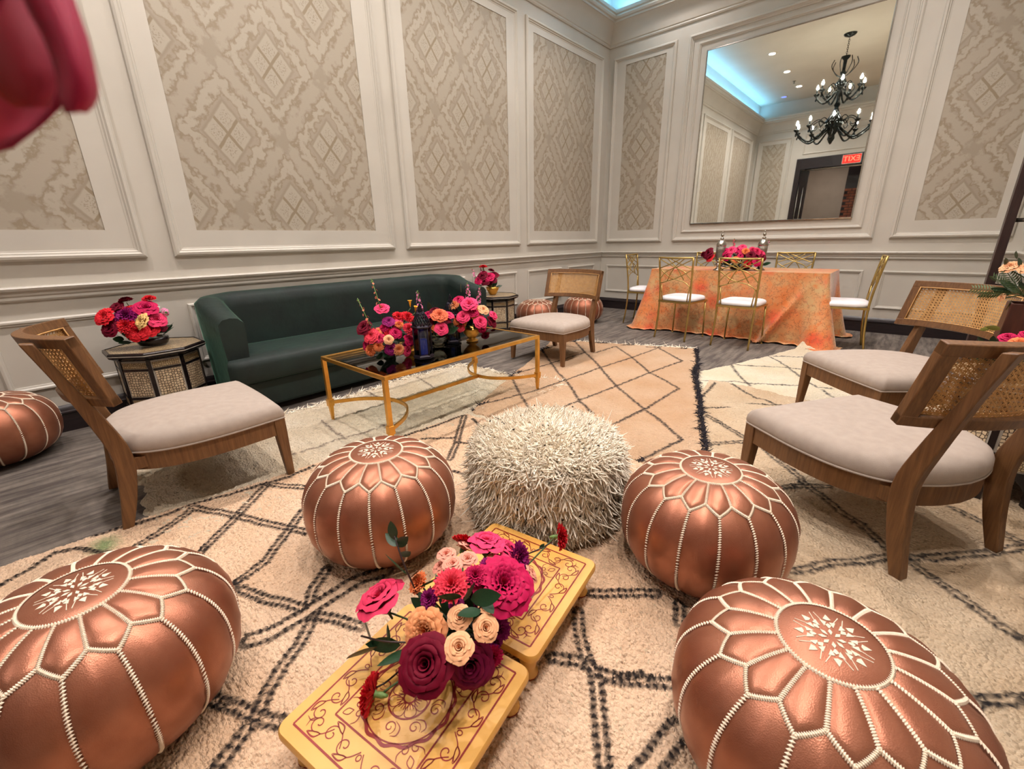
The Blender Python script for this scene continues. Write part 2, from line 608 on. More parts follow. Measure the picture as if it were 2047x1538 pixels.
floor = structure(wall_box('floor', (XL - 0.1, YF - 0.1, -0.1), (XR + 0.1, YB + 0.1, 0), MT['carpet']))
ceiling = structure(wall_box('ceiling', (XL - 0.1, YF - 0.1, ZC), (XR + 0.1, YB + 0.1, ZC + 0.1), MT['ceil']))
wall_left = structure(wall_box('wall_left', (XL - 0.1, YF - 0.1, 0), (XL, YB + 0.1, ZC), MT['paint']))
wall_back = structure(wall_box('wall_back', (XL, YB, 0), (XR, YB + 0.1, ZC), MT['paint']))
wall_right = structure(wall_box('wall_right', (XR, YF - 0.1, 0), (XR + 0.1, YB + 0.1, ZC), MT['paint']))
DX0, DX1, DZ = -2.85, -0.35, 3.06
fwb = MB()
for lo, hi in (((XL, YF - 0.1, 0), (DX0, YF, ZC)), ((DX1, YF - 0.1, 0), (XR, YF, ZC)), ((DX0, YF - 0.1, DZ), (DX1, YF, ZC))):
    fwb.box([(a + c) / 2 for a, c in zip(lo, hi)], [c - a for a, c in zip(lo, hi)])
wall_front = structure(fwb.obj('wall_front', MT['paint']))

# a wall's own frame: (along, height, out of the wall) -> world
WALLS = {'left': (wall_left, lambda a, z, d: (XL + d, a, z)), 'back': (wall_back, lambda a, z, d: (a, YB - d, z)),
         'front': (wall_front, lambda a, z, d: (a, YF + d, z)), 'right': (wall_right, lambda a, z, d: (XR - d, a, z))}
MOULD = [(0, 0), (0, 0.022), (0.012, 0.034), (0.026, 0.036), (0.036, 0.024), (0.042, 0.024), (0.05, 0.014), (0.06, 0.012), (0.062, 0.002)]
MOULD_S = [(0, 0), (0, 0.010), (0.008, 0.018), (0.018, 0.018), (0.026, 0.010), (0.034, 0.008), (0.036, 0.001)]


def rect_frame(wall, a0, a1, z0, z1, prof, name, mat):
    par, f = WALLS[wall]
    rings = [[f(a0 + i, z0 + i, d), f(a1 - i, z0 + i, d), f(a1 - i, z1 - i, d), f(a0 + i, z1 - i, d)] for i, d in prof]
    return MB().loft(rings, cap=False).obj(name, mat, par)


def flat(wall, a0, a1, z0, z1, d0, d1, name, mat):
    par, f = WALLS[wall]
    rings = [[f(a0, z0, d), f(a1, z0, d), f(a1, z1, d), f(a0, z1, d)] for d in (d0, d1)]
    return MB().loft(rings).obj(name, mat, par)


wp = {}


def panel(wall, fr, pa, zf=(1.07, 3.63), zp=(1.247, 3.50)):
    """moulded frame, flat board and a set-in sheet of wallpaper"""
    rect_frame(wall, fr[0], fr[1], zf[0], zf[1], MOULD, 'panel_moulding', MT['paint'])
    b = [(0.062, 0.004), (pa[0] - fr[0] - 0.006, 0.004), (pa[0] - fr[0], 0.001)]
    par, f = WALLS[wall]
    rings = []
    for z, d in ((0, 0.010), (1, 0.010), (1, 0.002)):
        if z == 0:
            rings.append([f(fr[0] + 0.06, zf[0] + 0.06, d), f(fr[1] - 0.06, zf[0] + 0.06, d), f(fr[1] - 0.06, zf[1] - 0.06, d), f(fr[0] + 0.06, zf[1] - 0.06, d)])
        else:
            rings.append([f(pa[0], zp[0], d), f(pa[1], zp[0], d), f(pa[1], zp[1], d), f(pa[0], zp[1], d)])
    MB().loft(rings, cap=False).obj('panel_board', MT['paint'], par)
    ax = 1 if wall in ('left', 'right') else 0
    key = (ax, round((pa[0] + pa[1]) / 2, 2))
    if key not in wp:
        wp[key] = wallpaper_mat(ax, key[1], 'damask_wallpaper')
    flat(wall, pa[0] - 0.005, pa[1] + 0.005, zp[0] - 0.005, zp[1] + 0.005, 0.0, 0.004, 'wallpaper_panel', wp[key])


LB = [((-1.16, 0.656), (-0.99, 0.476)), ((0.809, 2.646), (0.979, 2.45)), ((2.792, 4.59), (2.958, 4.396)), ((4.74, 6.52), (4.886, 6.31))]
for fr, pa in LB:
    panel('left', fr, pa)
    panel('right', fr, pa)
panel('back', (-3.85, -2.907), (-3.657, -3.05), zp=(1.25, 3.52))
panel('back', (-0.241, 0.70), (-0.064, 0.55), zp=(1.25, 3.52))
panel('front', (-3.87, -3.02), (-3.74, -3.17))
panel('front', (-0.20, 0.72), (-0.06, 0.56))
rect_frame('front', DX0 + 0.1, DX1 - 0.1, 3.16, 3.66, MOULD_S, 'panel_moulding', MT['paint'])
rect_frame('back', -2.745, -0.388, 1.07, 3.63, MOULD, 'panel_moulding', MT['paint'])
rect_frame('back', -2.62, -0.51, 1.19, 3.52, MOULD_S, 'panel_moulding', MT['paint'])
for a0, a1 in ((-1.17, -0.35), (-0.19, 0.65), (0.81, 1.65), (1.81, 2.64), (2.79, 3.58), (3.70, 4.52), (4.745, 5.55), (5.71, 6.48)):
    rect_frame('left', a0, a1, 0.295, 0.735, MOULD_S, 'wainscot_moulding', MT['paint'])
    rect_frame('right', a0, a1, 0.295, 0.735, MOULD_S, 'wainscot_moulding', MT['paint'])
for a0, a1 in ((-3.83, -2.91), (-2.75, -1.66), (-1.48, -0.40), (-0.24, 0.70)):
    rect_frame('back', a0, a1, 0.28, 0.715, MOULD_S, 'wainscot_moulding', MT['paint'])

RAIL = [(0, 0.842), (0.012, 0.842), (0.018, 0.852), (0.014, 0.866), (0.022, 0.876), (0.026, 0.895), (0.042, 0.905), (0.046, 0.918), (0.04, 0.926), (0, 0.928)]
BASE = [(0, 0), (0.022, 0), (0.022, 0.118), (0.030, 0.122), (0.030, 0.132), (0.020, 0.138), (0.014, 0.162), (0.006, 0.172), (0, 0.172)]
CROWN = [(0, 3.775), (0.016, 3.775), (0.024, 3.79), (0.02, 3.806), (0.03, 3.815), (0.05, 3.90), (0.09, 3.98), (0.135, 4.02), (0.15, 4.022), (0.15, 4.045), (0.17, 4.052), (0.182, 4.075), (0.17, 4.10), (0.186, 4.112), (0.186, 4.15), (0.0, 4.15)]


def run(wall, a0, a1, prof, name, mat, mitre0=1, mitre1=1):
    """a moulding along a wall, mitred where it meets the next wall"""
    _, f = WALLS[wall]
    rings = [[f(a0 + (d if mitre0 else 0), z, d) for d, z in prof], [f(a1 - (d if mitre1 else 0), z, d) for d, z in prof]]
    return structure(MB().loft(rings).obj(name, mat, None, 25))


for w, a0, a1, i in (('left', YF, YB, 1), ('back', XL, XR, 2), ('right', YF, YB, 3)):
    run(w, a0, a1, CROWN, 'trim_%d' % i, MT['paint'])
    run(w, a0, a1, RAIL, 'trim_%d' % (i + 4), MT['paint'])
    run(w, a0, a1, BASE, 'baseboard_' + w, MT['base'])
run('front', XL, XR, CROWN, 'trim_4', MT['paint'])
run('front', XL, DX0, RAIL, 'trim_8', MT['paint'], 1, 0)
run('front', DX1, XR, RAIL, 'trim_9', MT['paint'], 0, 1)
run('front', XL, DX0, BASE, 'baseboard_front', MT['base'], 1, 0)

# the doorway behind the camera, seen in the mirror, and the corridor past it
door = structure(empty('door_1', ((DX0 + DX1) / 2, YF, 0)))
fb = MB()
hw = (DX1 - DX0) / 2
for x in (-hw + 0.06, hw - 0.06):
    fb.box((x, -0.03, DZ / 2), (0.12, 0.14, DZ))
fb.box((0, -0.03, DZ - 0.135), (2 * hw - 0.24, 0.14, 0.27))
fb.obj('door_frame', MT['base'], door, bevel=0.006)
lf = MB().box((-hw + 0.2, -0.07, 1.4), (0.24, 0.03, 2.76))
leaf = lf.obj('door_leaf', MT['blackwood'], door, bevel=0.004)
for dy in (-0.06, 0.06):
    for x in (-hw + 0.14, -hw + 0.25):
        MB().tube([(x, dy - 0.07, 0.75), (x, dy - 0.07, 2.35)], 0.012, 8).obj('handle', MT['chrome'], leaf, True)
MB().tube([(-hw + 0.22, 0.0, 2.77), (hw - 0.12, 0.0, 2.77)], 0.022, 8).obj('sliding_rail', MT['chrome'], door, True)
MT['corr'] = plain('corridor_plaster', lin(196, 178, 160), lin(186, 168, 150), 3, 0.8)
structure(wall_box('floor_corridor', (XL - 0.1, -4.1, -0.1), (XR + 0.1, YF - 0.1, 0), MT['carpet']))
structure(wall_box('ceiling_corridor', (XL - 0.1, -4.1, 3.3), (XR + 0.1, YF - 0.1, 3.4), MT['ceil']))
structure(wall_box('wall_corridor', (XL - 0.1, -4.1, 0), (XR + 0.1, -4.0, 3.3), MT['corr']))
pier = structure(wall_box('wall_pier', (-1.78, -3.4, 0), (-1.1, -2.6, 3.3), MT['base']))
brk = MB()
for k in range(33):
    for j in range(4):
        brk.box((-1.78 + 0.02 + 0.17 * j + (0.08 if k % 2 else 0.0) + 0.06, -2.6, 0.04 + k * 0.07), (0.155, 0.03, 0.056))
MT['brick'] = plain('corridor_brick', lin(170, 104, 80), lin(120, 66, 50), 14, 0.8)
brk.obj('brickwork', MT['brick'], pier, kind='stuff')
ld = bpy.data.lights.new('corridor_fill', 'AREA')  # fill light added to brighten the dark corridor, no fitting behind it
ld.energy, ld.size, ld.color = 18.0, 0.5, WARM
lo = bpy.data.objects.new('corridor_fill', ld)
lo.location = (-2.2, -2.6, 3.25)
COL.objects.link(lo)

# exit sign over the doorway
ex = tag(empty('exit_sign', (-1.64, YF + 0.02, 2.925)), 'red lit exit sign over the dark doorway, seen in the mirror', 'exit sign')
MB().box((0, 0.02, 0), (0.40, 0.04, 0.22)).obj('sign_housing', MT['chrome'], ex, bevel=0.004)
exm = NT('red_lit_sign').set(Base_Color=lin(200, 30, 24), Emission_Color=lin(230, 44, 34), Emission_Strength=1.1).m
MB().box((0, 0.043, 0), (0.37, 0.006, 0.19)).obj('sign_face', exm, ex)
cu = bpy.data.curves.new('sign_letters', 'FONT')
cu.body = 'EXIT'
cu.size = 0.17
cu.align_x = 'CENTER'
cu.align_y = 'CENTER'
cu.extrude = 0.002
to = bpy.data.objects.new('sign_letters', cu)
to.rotation_euler = (pi / 2, 0, pi)
to.location = (0, 0.049, 0)
cu.materials.append(NT('lit_letters').set(Base_Color=lin(255, 120, 90), Emission_Color=lin(255, 110, 84), Emission_Strength=2.0).m)
COL.objects.link(to)
bpy.context.view_layer.update()
lm = bpy.data.meshes.new_from_object(to.evaluated_get(bpy.context.evaluated_depsgraph_get()))
to2 = link('sign_letters', lm, None, ex)
to2.location, to2.rotation_euler = to.location, to.rotation_euler
bpy.data.objects.remove(to)

# the mirror
mr = tag(empty('wall_mirror', (-1.56, YB, 1.31)), 'large rectangular wall mirror above the orange dining table', 'mirror')
mm = NT('mirror_silver').set(Base_Color=(0.90, 0.92, 0.89, 1), Metallic=1.0, Roughness=0.015).m
MB().box((0, -0.014, 1.045), (1.86, 0.012, 2.09)).obj('mirror_pane', mm, mr)
MB().loft([[(-0.93 - i, d, -i), (0.93 + i, d, -i), (0.93 + i, d, 2.09 + i), (-0.93 - i, d, 2.09 + i)] for i, d in ((0.012, 0), (0.012, -0.022), (0, -0.024), (-0.004, -0.019))], cap=False).obj('mirror_edge', MT['chrome'], mr)

# ceiling fittings
dl_m = NT('lamp_glow').set(Base_Color=(1, 1, 1, 1), Emission_Color=WARM + (1,), Emission_Strength=14.0).m
dl_b = NT('blue_lamp_glow').set(Base_Color=(0.1, 0.1, 0.4, 1), Emission_Color=(0.12, 0.18, 1.0, 1), Emission_Strength=3.0).m
ring_me = MB().lathe([(0.055, -0.004), (0.085, -0.006), (0.09, 0.0), (0.055, 0.03)], 20, cap=False).mesh('trim_ring')
disc_me = MB().lathe([(0.056, 0.018), (0.056, 0.022)], 16).mesh('lamp_disc')
for i, (x, y) in enumerate(DOWNLIGHTS):
    d = empty('ceiling_downlight', (x, y, ZC - 0.002))
    lab = {(-2.83, 2.40): 'small round recessed ceiling downlight level with the chandelier, in the mirror', (-2.83, 1.06): 'small round recessed ceiling downlight, middle one of three in the mirror',
           (-2.83, -0.28): 'small round recessed ceiling downlight next to the sprinkler, in the mirror'}.get((x, y), 'small round recessed ceiling downlight above the picture')
    tag(d, lab, 'downlight', 'recessed ceiling downlights')
    link('trim_ring', ring_me, MT['ceil'], d, True)
    link('lamp_disc', disc_me, dl_m, d).location = (0, 0, -0.024)
d = tag(empty('ceiling_downlight', (-3.28, -0.98, ZC - 0.002)), 'small blue glowing ceiling light seen in the mirror', 'downlight')
link('trim_ring', ring_me, MT['ceil'], d, True)
o = link('lamp_disc', disc_me.copy(), None, d)
o.data.materials.clear()
o.data.materials.append(dl_b)
o.location = (0, 0, -0.024)
sp = tag(empty('fire_sprinkler', (-2.84, 0.22, ZC)), 'small metal fire sprinkler on the ceiling between the downlights', 'sprinkler')
MB().lathe([(0.035, 0), (0.035, -0.006), (0.012, -0.01), (0.01, -0.04), (0.022, -0.046), (0.022, -0.05), (0.0, -0.052)], 12).obj('sprinkler_head', MT['chrome'], sp, 30)

# chandelier, seen in the mirror
ch = tag(empty('chandelier', (-1.60, 2.40, ZC)), 'black two-tier chandelier with curled arms and lit candle bulbs, in the mirror', 'chandelier')
MB().lathe([(0.0, -0.06), (0.03, -0.05), (0.08, -0.03), (0.10, -0.008), (0.10, 0)], 20).obj('ceiling_canopy', MT['black'], ch, True)
cb = MB()
for k in range(9):
    z = -0.075 - 0.030 * k
    pts = [(0.012 * cos(a) * (1 if k % 2 else 0), 0.012 * cos(a) * (0 if k % 2 else 1), z + 0.02 * sin(a)) for a in np.linspace(0, 2 * pi, 10, endpoint=False)]
    cb.tube(pts, 0.0035, 5, closed=True)
cb.obj('chain', MT['black'], ch, True)
MB().lathe([(0.012, -0.33), (0.07, -0.34), (0.065, -0.36), (0.03, -0.40), (0.025, -0.56), (0.05, -0.60), (0.03, -0.64), (0.06, -0.70), (0.09, -0.76), (0.05, -0.82), (0.028, -0.86), (0.028, -1.05), (0.05, -1.10), (0.03, -1.15), (0.07, -1.25), (0.13, -1.34), (0.15, -1.42), (0.10, -1.52), (0.05, -1.60), (0.06, -1.66), (0.03, -1.72), (0.0, -1.76)], 18).obj('column', MT['black'], ch, True)
bulb_m = NT('candle_bulb_glow').set(Base_Color=(1, 1, 1, 1), Emission_Color=(1.0, 0.93, 0.82, 1), Emission_Strength=140.0).m


def arm(R, z0, zt, n, ph, drop):
    pts = spline([(0.06, 0, z0), (R * 0.35, 0, z0 - drop * 0.6), (R * 0.62, 0, z0 - drop), (R * 0.92, 0, z0 - drop * 0.55), (R, 0, zt - 0.03)], 5)
    me = MB().tube(pts, 0.016, 7).mesh('arm')
    sc = MB().tube(spline([(R * 0.2, 0, z0 + 0.02), (R * 0.42, 0, z0 + 0.10), (R * 0.62, 0, z0 + 0.02), (R * 0.52, 0, z0 - 0.05), (R * 0.44, 0, z0)], 4), 0.008, 6).mesh('scroll')
    cp = MB().lathe([(0.0, zt - 0.05), (0.02, zt - 0.045), (0.05, zt - 0.01), (0.045, zt), (0.018, zt - 0.005)], 12, (R, 0, 0)).mesh('cup')
    cd = MB().lathe([(0.014, zt - 0.01), (0.014, zt + 0.07)], 8, (R, 0, 0)).mesh('candle_sleeve')
    bl = MB().lathe([(0.004, zt + 0.07), (0.017, zt + 0.085), (0.019, zt + 0.10), (0.008, zt + 0.135), (0.001, zt + 0.15)], 8, (R, 0, 0)).mesh('bulb')
    dr = MB().ball((R, 0, zt - 0.10), 0.014, 6, 5, sz=1.8).mesh('drop')
    for k in range(n):
        a = link('arm', me, MT['black'], ch, True)
        a.rotation_euler = (0, 0, ph + 2 * pi * k / n)
        for nm, m_, mt in (('scroll', sc, MT['black']), ('cup', cp, MT['black']), ('candle_sleeve', cd, MT['black']), ('bulb', bl, bulb_m), ('crystal_drop', dr, MT['black'])):
            link(nm, m_, mt, a, True)


arm(0.60, -1.42, -1.46, 10, 0.2, 0.26)
arm(0.36, -0.86, -0.86, 7, 0.5, 0.18)
tw = MB().tube(spline([(0.03, 0, -0.66), (0.12, 0, -0.60), (0.20, 0, -0.48), (0.17, 0, -0.38)], 5), 0.007, 6).mesh('branch')
for k in range(7):
    link('branch', tw, MT['black'], ch, True).rotation_euler = (0, 0, 2 * pi * k / 7)

# ------------------------------------------------------------------ rugs
FG_END = 0
FG=[('s',[(-2.284,-0.037),(-2.266,0.047),(-2.23,0.15),(-2.227,0.26),(-2.234,0.312),(-2.192,0.424),(-2.161,0.57),(-2.141,0.685),(-2.152,0.815)]),('s',[(-2.095,1.347),(-2.062,1.577),(-2.058,1.777)]),('s',[(-2.167,-0.297),(-2.205,-0.222),(-2.261,-0.155),(-2.224,-0.095),(-2.083,-0.011)]),('d',[(-2.059,0.063),(-2.097,0.148),(-2.162,0.252),(-2.198,0.284),(-1.977,0.392),(-1.812,0.457),(-1.632,0.54)]),('d',[(-2.148,0.58),(-2.05,0.474),(-1.97,0.39),(-1.891,0.294),(-1.829,0.233)]),('d',[(-2.148,0.58),(-1.982,0.681)]),('d',[(-1.789,0.596),(-1.705,0.505),(-1.578,0.365),(-1.539,0.261)]),('d',[(-1.49,0.255),(-1.381,0.293),(-1.252,0.359)]),('d',[(-1.361,0.494),(-1.306,0.421),(-1.256,0.382)]),('D',[(-1.249,0.203),(-1.224,0.26),(-1.222,0.34),(-1.224,0.406),(-1.227,0.466),(-1.225,0.544),(-1.186,0.622)]),('d',[(-1.185,0.369),(-1.113,0.416),(-1.039,0.442)]),('d',[(-1.181,0.358),(-1.118,0.287),(-1.083,0.224),(-1.04,0.172),(-1.002,0.134),(-0.975,0.093),(-0.956,0.057),(-0.939,0.027)]),('d',[(-1.097,0.089),(-1.047,0.113),(-0.998,0.133),(-0.959,0.152),(-0.938,0.167)]),('d',[(-0.573,1.011),(-0.416,1.149)]),('d',[(-0.339,1.155),(-0.311,1.084)]),('d',[(-0.568,0.919),(-0.519,0.854),(-0.464,0.801),(-0.417,0.774),(-0.369,0.71),(-0.337,0.664),(-0.317,0.637),(-0.279,0.587)]),('d',[(-0.534,0.74),(-0.483,0.774),(-0.444,0.786),(-0.405,0.787),(-0.364,0.807),(-0.254,0.885)]),('s',[(-0.367,0.805),(-0.325,0.858),(-0.295,0.861)]),('D',[(-0.195,0.788),(-0.206,0.733),(-0.217,0.641)]),('d',[(-2.044,1.788),(-1.867,1.582),(-1.769,1.475),(-1.652,1.324)]),('s',[(-1.976,1.385),(-1.835,1.512)]),('s',[(-1.776,1.48),(-1.686,1.543)]),('s',[(-1.539,1.253),(-1.448,1.278)]),('s',[(-1.958,1.785),(-1.795,1.715)])]
MID=[('s',[(-2.832,3.054),(-2.494,2.743),(-2.349,2.61),(-2.058,2.367),(-1.854,2.211),(-1.767,2.137)]),('s',[(-3.171,3.928),(-2.79,3.58),(-2.357,3.182),(-2.11,2.957),(-1.942,2.827),(-1.752,2.652),(-1.594,2.493),(-1.492,2.428),(-1.397,2.351)]),('s',[(-2.753,4.139),(-2.331,3.727),(-2.058,3.477),(-1.855,3.267),(-1.558,2.961),(-1.359,2.797),(-1.154,2.629),(-0.971,2.492),(-0.788,2.33)]),('s',[(-2.206,4.142),(-1.86,3.83),(-1.505,3.455),(-1.306,3.325),(-1.147,3.196)]),('s',[(-1.821,4.349),(-1.432,3.989)]),('s',[(-2.833,3.088),(-2.821,3.396),(-2.741,3.699)]),('s',[(-2.244,3.756),(-2.206,4.142)]),('s',[(-2.459,2.472),(-2.397,2.761),(-2.357,3.182),(-2.331,3.727)]),('s',[(-2.119,1.944),(-2.067,2.116),(-2.017,2.336),(-1.984,2.491),(-1.953,2.843),(-1.921,3.303),(-1.86,3.83),(-1.821,4.349)]),('s',[(-1.626,2.268),(-1.603,2.506),(-1.549,2.969),(-1.505,3.455),(-1.432,3.989)]),('s',[(-1.202,2.276),(-1.16,2.642),(-1.156,2.92),(-1.147,3.196)]),('s',[(-0.887,1.862),(-0.857,1.967),(-0.828,2.121),(-0.788,2.33)])]
MIDB=[('b',[(-1.48,4.525),(-1.278,4.011),(-1.218,3.733),(-0.996,3.208),(-0.822,2.765),(-0.702,2.463),(-0.621,2.269)]),('b',[(-3.1,3.43),(-2.497,2.494),(-2.407,2.316),(-2.253,2.087),(-2.092,1.876)]),('s',[(-2.772,4.078),(-2.651,4.167)]),('s',[(-2.486,4.151),(-2.362,4.243)]),('s',[(-2.195,4.236),(-2.088,4.315)]),('s',[(-1.932,4.306),(-1.822,4.389)]),('s',[(-1.664,4.427),(-1.58,4.489)])]
WH=[('s',[(-1.07,4.221),(-0.972,4.213),(-0.771,4.307),(-0.632,4.374),(-0.532,4.394)]),('s',[(-1.07,4.221),(-0.921,3.907),(-0.811,3.72),(-0.755,3.638)]),('s',[(-0.891,4.74),(-0.744,4.555),(-0.632,4.374),(-0.505,4.142)]),('s',[(-0.824,4.743),(-0.569,4.867)]),('s',[(-1.109,3.536),(-0.984,3.6),(-0.875,3.686),(-0.789,3.689),(-0.569,3.815),(-0.471,3.861)]),('s',[(-0.412,3.985),(-0.349,3.898),(-0.267,3.933)]),('s',[(-0.319,3.863),(-0.229,3.714)])]
BG=[('s',[(-0.957,3.163),(-0.97,3.349),(-0.986,3.535)]),('s',[(-0.867,3.581),(-0.757,3.459),(-0.651,3.353),(-0.588,3.352),(-0.528,3.301)]),('s',[(-0.665,3.204),(-0.575,3.239),(-0.47,3.311)]),('s',[(-0.858,2.93),(-0.741,3.047)]),('d',[(-0.801,2.798),(-0.724,2.747),(-0.626,2.672),(-0.558,2.62),(-0.505,2.578)]),('d',[(-0.654,2.391),(-0.595,2.456),(-0.5,2.558)]),('d',[(-0.419,2.536),(-0.371,2.471),(-0.302,2.402),(-0.239,2.338),(-0.197,2.288)]),('d',[(-0.269,2.11),(-0.174,2.211),(-0.088,2.282)]),('d',[(-0.188,2.253),(-0.103,2.177),(-0.017,2.082),(0.063,2.017),(0.12,1.932),(0.159,1.897)]),('d',[(-0.103,1.55),(-0.05,1.619),(0.006,1.703),(0.061,1.75),(0.16,1.872),(0.196,1.889),(0.281,1.968),(0.368,2.06),(0.43,2.133),(0.519,2.241)]),('d',[(0.196,1.876),(0.241,1.842),(0.3,1.791),(0.354,1.746),(0.395,1.697),(0.453,1.663)]),('d',[(0.338,2.405),(0.402,2.366),(0.465,2.309),(0.522,2.271)]),('d',[(0.347,1.353),(0.37,1.367),(0.426,1.421)])]
LF=[('s',[(-3.039,2.137),(-2.656,2.033)]),('s',[(-2.993,1.646),(-2.68,1.598)]),('s',[(-2.718,1.128),(-2.487,1.102),(-2.345,1.096)]),('s',[(-2.368,1.125),(-2.327,1.245),(-2.333,1.412)]),('s',[(-2.385,0.8),(-2.366,0.943),(-2.37,1.075)])]


# the same lattices carried on past the picture's edge
FG = FG + [('d', p) for p in ([(-1.829, 0.233), (-1.3, -0.45), (-0.9, -0.75)], [(-2.059, 0.063), (-1.6, -0.55), (-1.3, -0.85)], [(-0.939, 0.027), (-0.5, -0.42)],
                              [(-0.279, 0.587), (0.1, 0.1)], [(-1.539, 0.261), (-1.1, -0.25), (-0.7, -0.6)], [(-2.3, -0.5), (-1.7, -0.25), (-1.25, 0.02), (-1.097, 0.089)],
                              [(-2.0, -0.85), (-1.3, -0.5), (-0.7, -0.1), (-0.2, 0.25), (0.2, 0.4)])]
BG = BG + [('d', p) for p in ([(0.453, 1.663), (0.72, 1.42)], [(0.426, 1.421), (0.72, 1.64)], [(0.347, 1.353), (0.1, 0.9), (0.3, 0.5), (0.6, 0.2)])]


def seg_dist(P, lines_xy):
    d = np.full(len(P), 9.0)
    side = np.zeros(len(P))
    along = np.zeros(len(P))
    acc = 0.0
    for (a, b) in zip(lines_xy[:-1], lines_xy[1:]):
        a, b = np.array(a), np.array(b)
        ab = b - a
        L = np.hypot(*ab)
        t = np.clip(((P - a) @ ab) / (L * L), 0, 1)
        q = P - (a + t[:, None] * ab)
        dd = np.hypot(q[:, 0], q[:, 1])
        m = dd < d
        d[m] = dd[m]
        along[m] = acc + t[m] * L
        acc += L
    return d, along


def rug(name, label, corners, res, z, lines, mat, group, amp=0.005, edge=0.02, dark_w=1.0, green=None, lift=None):
    c = np.array(corners, float)
    lu = max(np.hypot(*(c[1] - c[0])), np.hypot(*(c[2] - c[3])))
    lv = max(np.hypot(*(c[3] - c[0])), np.hypot(*(c[2] - c[1])))
    nu, nv = int(lu / res) + 2, int(lv / res) + 2
    s, t = np.meshgrid(np.linspace(0, 1, nu), np.linspace(0, 1, nv), indexing='ij')
    ph = RNG.random(8) * 6
    wob = lambda q, k: edge * (np.sin(q * 9 + ph[k]) * 0.5 + np.sin(q * 23 + ph[k + 1]) * 0.3 + np.sin(q * 61 + ph[k + 2]) * 0.2)
    s2 = s + (wob(t, 0) * (s - 0.5) * 2) / lu
    t2 = t + (wob(s, 3) * (t - 0.5) * 2) / lv
    s2, t2 = s2[..., None], t2[..., None]
    P = (c[0] * (1 - s2) * (1 - t2) + c[1] * s2 * (1 - t2) + c[2] * s2 * t2 + c[3] * (1 - s2) * t2).reshape(-1, 2)
    P = P + RNG.normal(0, res * 0.16, P.shape)
    sf, tf = s.ravel(), t.ravel()
    ed = np.minimum(np.minimum(sf, 1 - sf) * lu, np.minimum(tf, 1 - tf) * lv)
    h = z + RNG.normal(0, 1, len(P)) * amp * 0.45 + amp * 0.6 * (np.sin(P[:, 0] * 31 + np.sin(P[:, 1] * 17) * 2) * np.sin(P[:, 1] * 37 + np.sin(P[:, 0] * 13) * 2))
    h = np.where(ed < 0.012, h * np.clip(ed / 0.012, 0.05, 1), h)
    dark = np.zeros(len(P))
    jit = RNG.normal(0, 1, len(P))
    for kind, pl in lines:
        d, al = seg_dist(P, pl)
        near = d < 0.08
        if not near.any():
            continue
        dn, an, jn = d[near], al[near], jit[near]
        gap = 0.86 + 0.22 * np.sin(an * 2 * pi / 0.021 + jn * 0.4)
        if kind == 's':
            v = np.clip((0.0115 * dark_w + jn * 0.0025 - dn) / 0.005 + 0.5, 0, 1) * gap
        elif kind == 'd':
            v = np.clip((0.0085 * dark_w + jn * 0.0022 - np.abs(dn - 0.0125)) / 0.005 + 0.5, 0, 1) * gap
        elif kind == 'D':
            v = np.clip((0.010 * dark_w + jn * 0.0022 - np.abs(dn - 0.022)) / 0.005 + 0.5, 0, 1) * gap
        else:
            v = np.clip((0.026 + jn * 0.007 - dn) / 0.006 + 0.5, 0, 1)
        dark[near] = np.maximum(dark[near], v)
        h[near] += v * amp * 0.5
    if lift:
        h = h + lift[2] * np.clip(1 - np.hypot(P[:, 0] - lift[0], P[:, 1] - lift[1]) / lift[3], 0, 1) ** 1.3
    V = np.column_stack([P, h])
    me = mesh_np(name, V, gridfaces(nu, nv))
    fattr(me, 'dark', dark)
    g = np.zeros(len(P))
    if green:
        g = np.clip(1.25 - np.hypot((P[:, 0] - green[0]) / green[2], (P[:, 1] - green[1]) / green[3]) + jit * 0.12, 0, 1) * 0.85
    fattr(me, 'green', g)
    o = link(name, me, mat, None, True)
    tag(o, label, 'rug', group)
    return o, P, h, ed, dark


def strands(name, roots, dirs, length, rad, mat, parent, droop=0.4, seg=3, wave=0.3, taper=0.75):
    """loose yarn: thin three-sided strands, all one part"""
    n = len(roots)
    roots, dirs = np.asarray(roots, float), np.asarray(dirs, float)
    L = length * (0.7 + 0.6 * RNG.random(n))
    side = np.cross(dirs, [0, 0, 1.0])
    side /= np.maximum(np.linalg.norm(side, axis=1, keepdims=True), 1e-6)
    nor = np.cross(side, dirs)
    V = np.zeros((n, seg + 1, 3, 3))
    w = RNG.normal(0, wave, (n, 2))
    for k in range(seg + 1):
        t = k / seg
        p = roots + dirs * (L * t)[:, None] + side * (L * w[:, 0] * t * t)[:, None] + nor * (L * w[:, 1] * t * t)[:, None]
        p[:, 2] -= droop * L * t * t
        r = rad * (1 - taper * t) * (0.35 if k == seg else 1.0)
        for j in range(3):
            a = 2 * pi * j / 3
            V[:, k, j] = p + side * (r * cos(a)) + nor * (r * sin(a))
    base = (np.arange(n) * (seg + 1) * 3)[:, None, None, None]
    k, j = np.meshgrid(np.arange(seg), np.arange(3), indexing='ij')
    a = k * 3 + j
    b = k * 3 + (j + 1) % 3
    q = np.stack([a, b, b + 3, a + 3], -1)
    Fq = (base + q[None]).reshape(-1, 4)
    me = mesh_np(name, V.reshape(-1, 3), Fq)
    return link(name, me, mat, parent, True, kind='stuff')


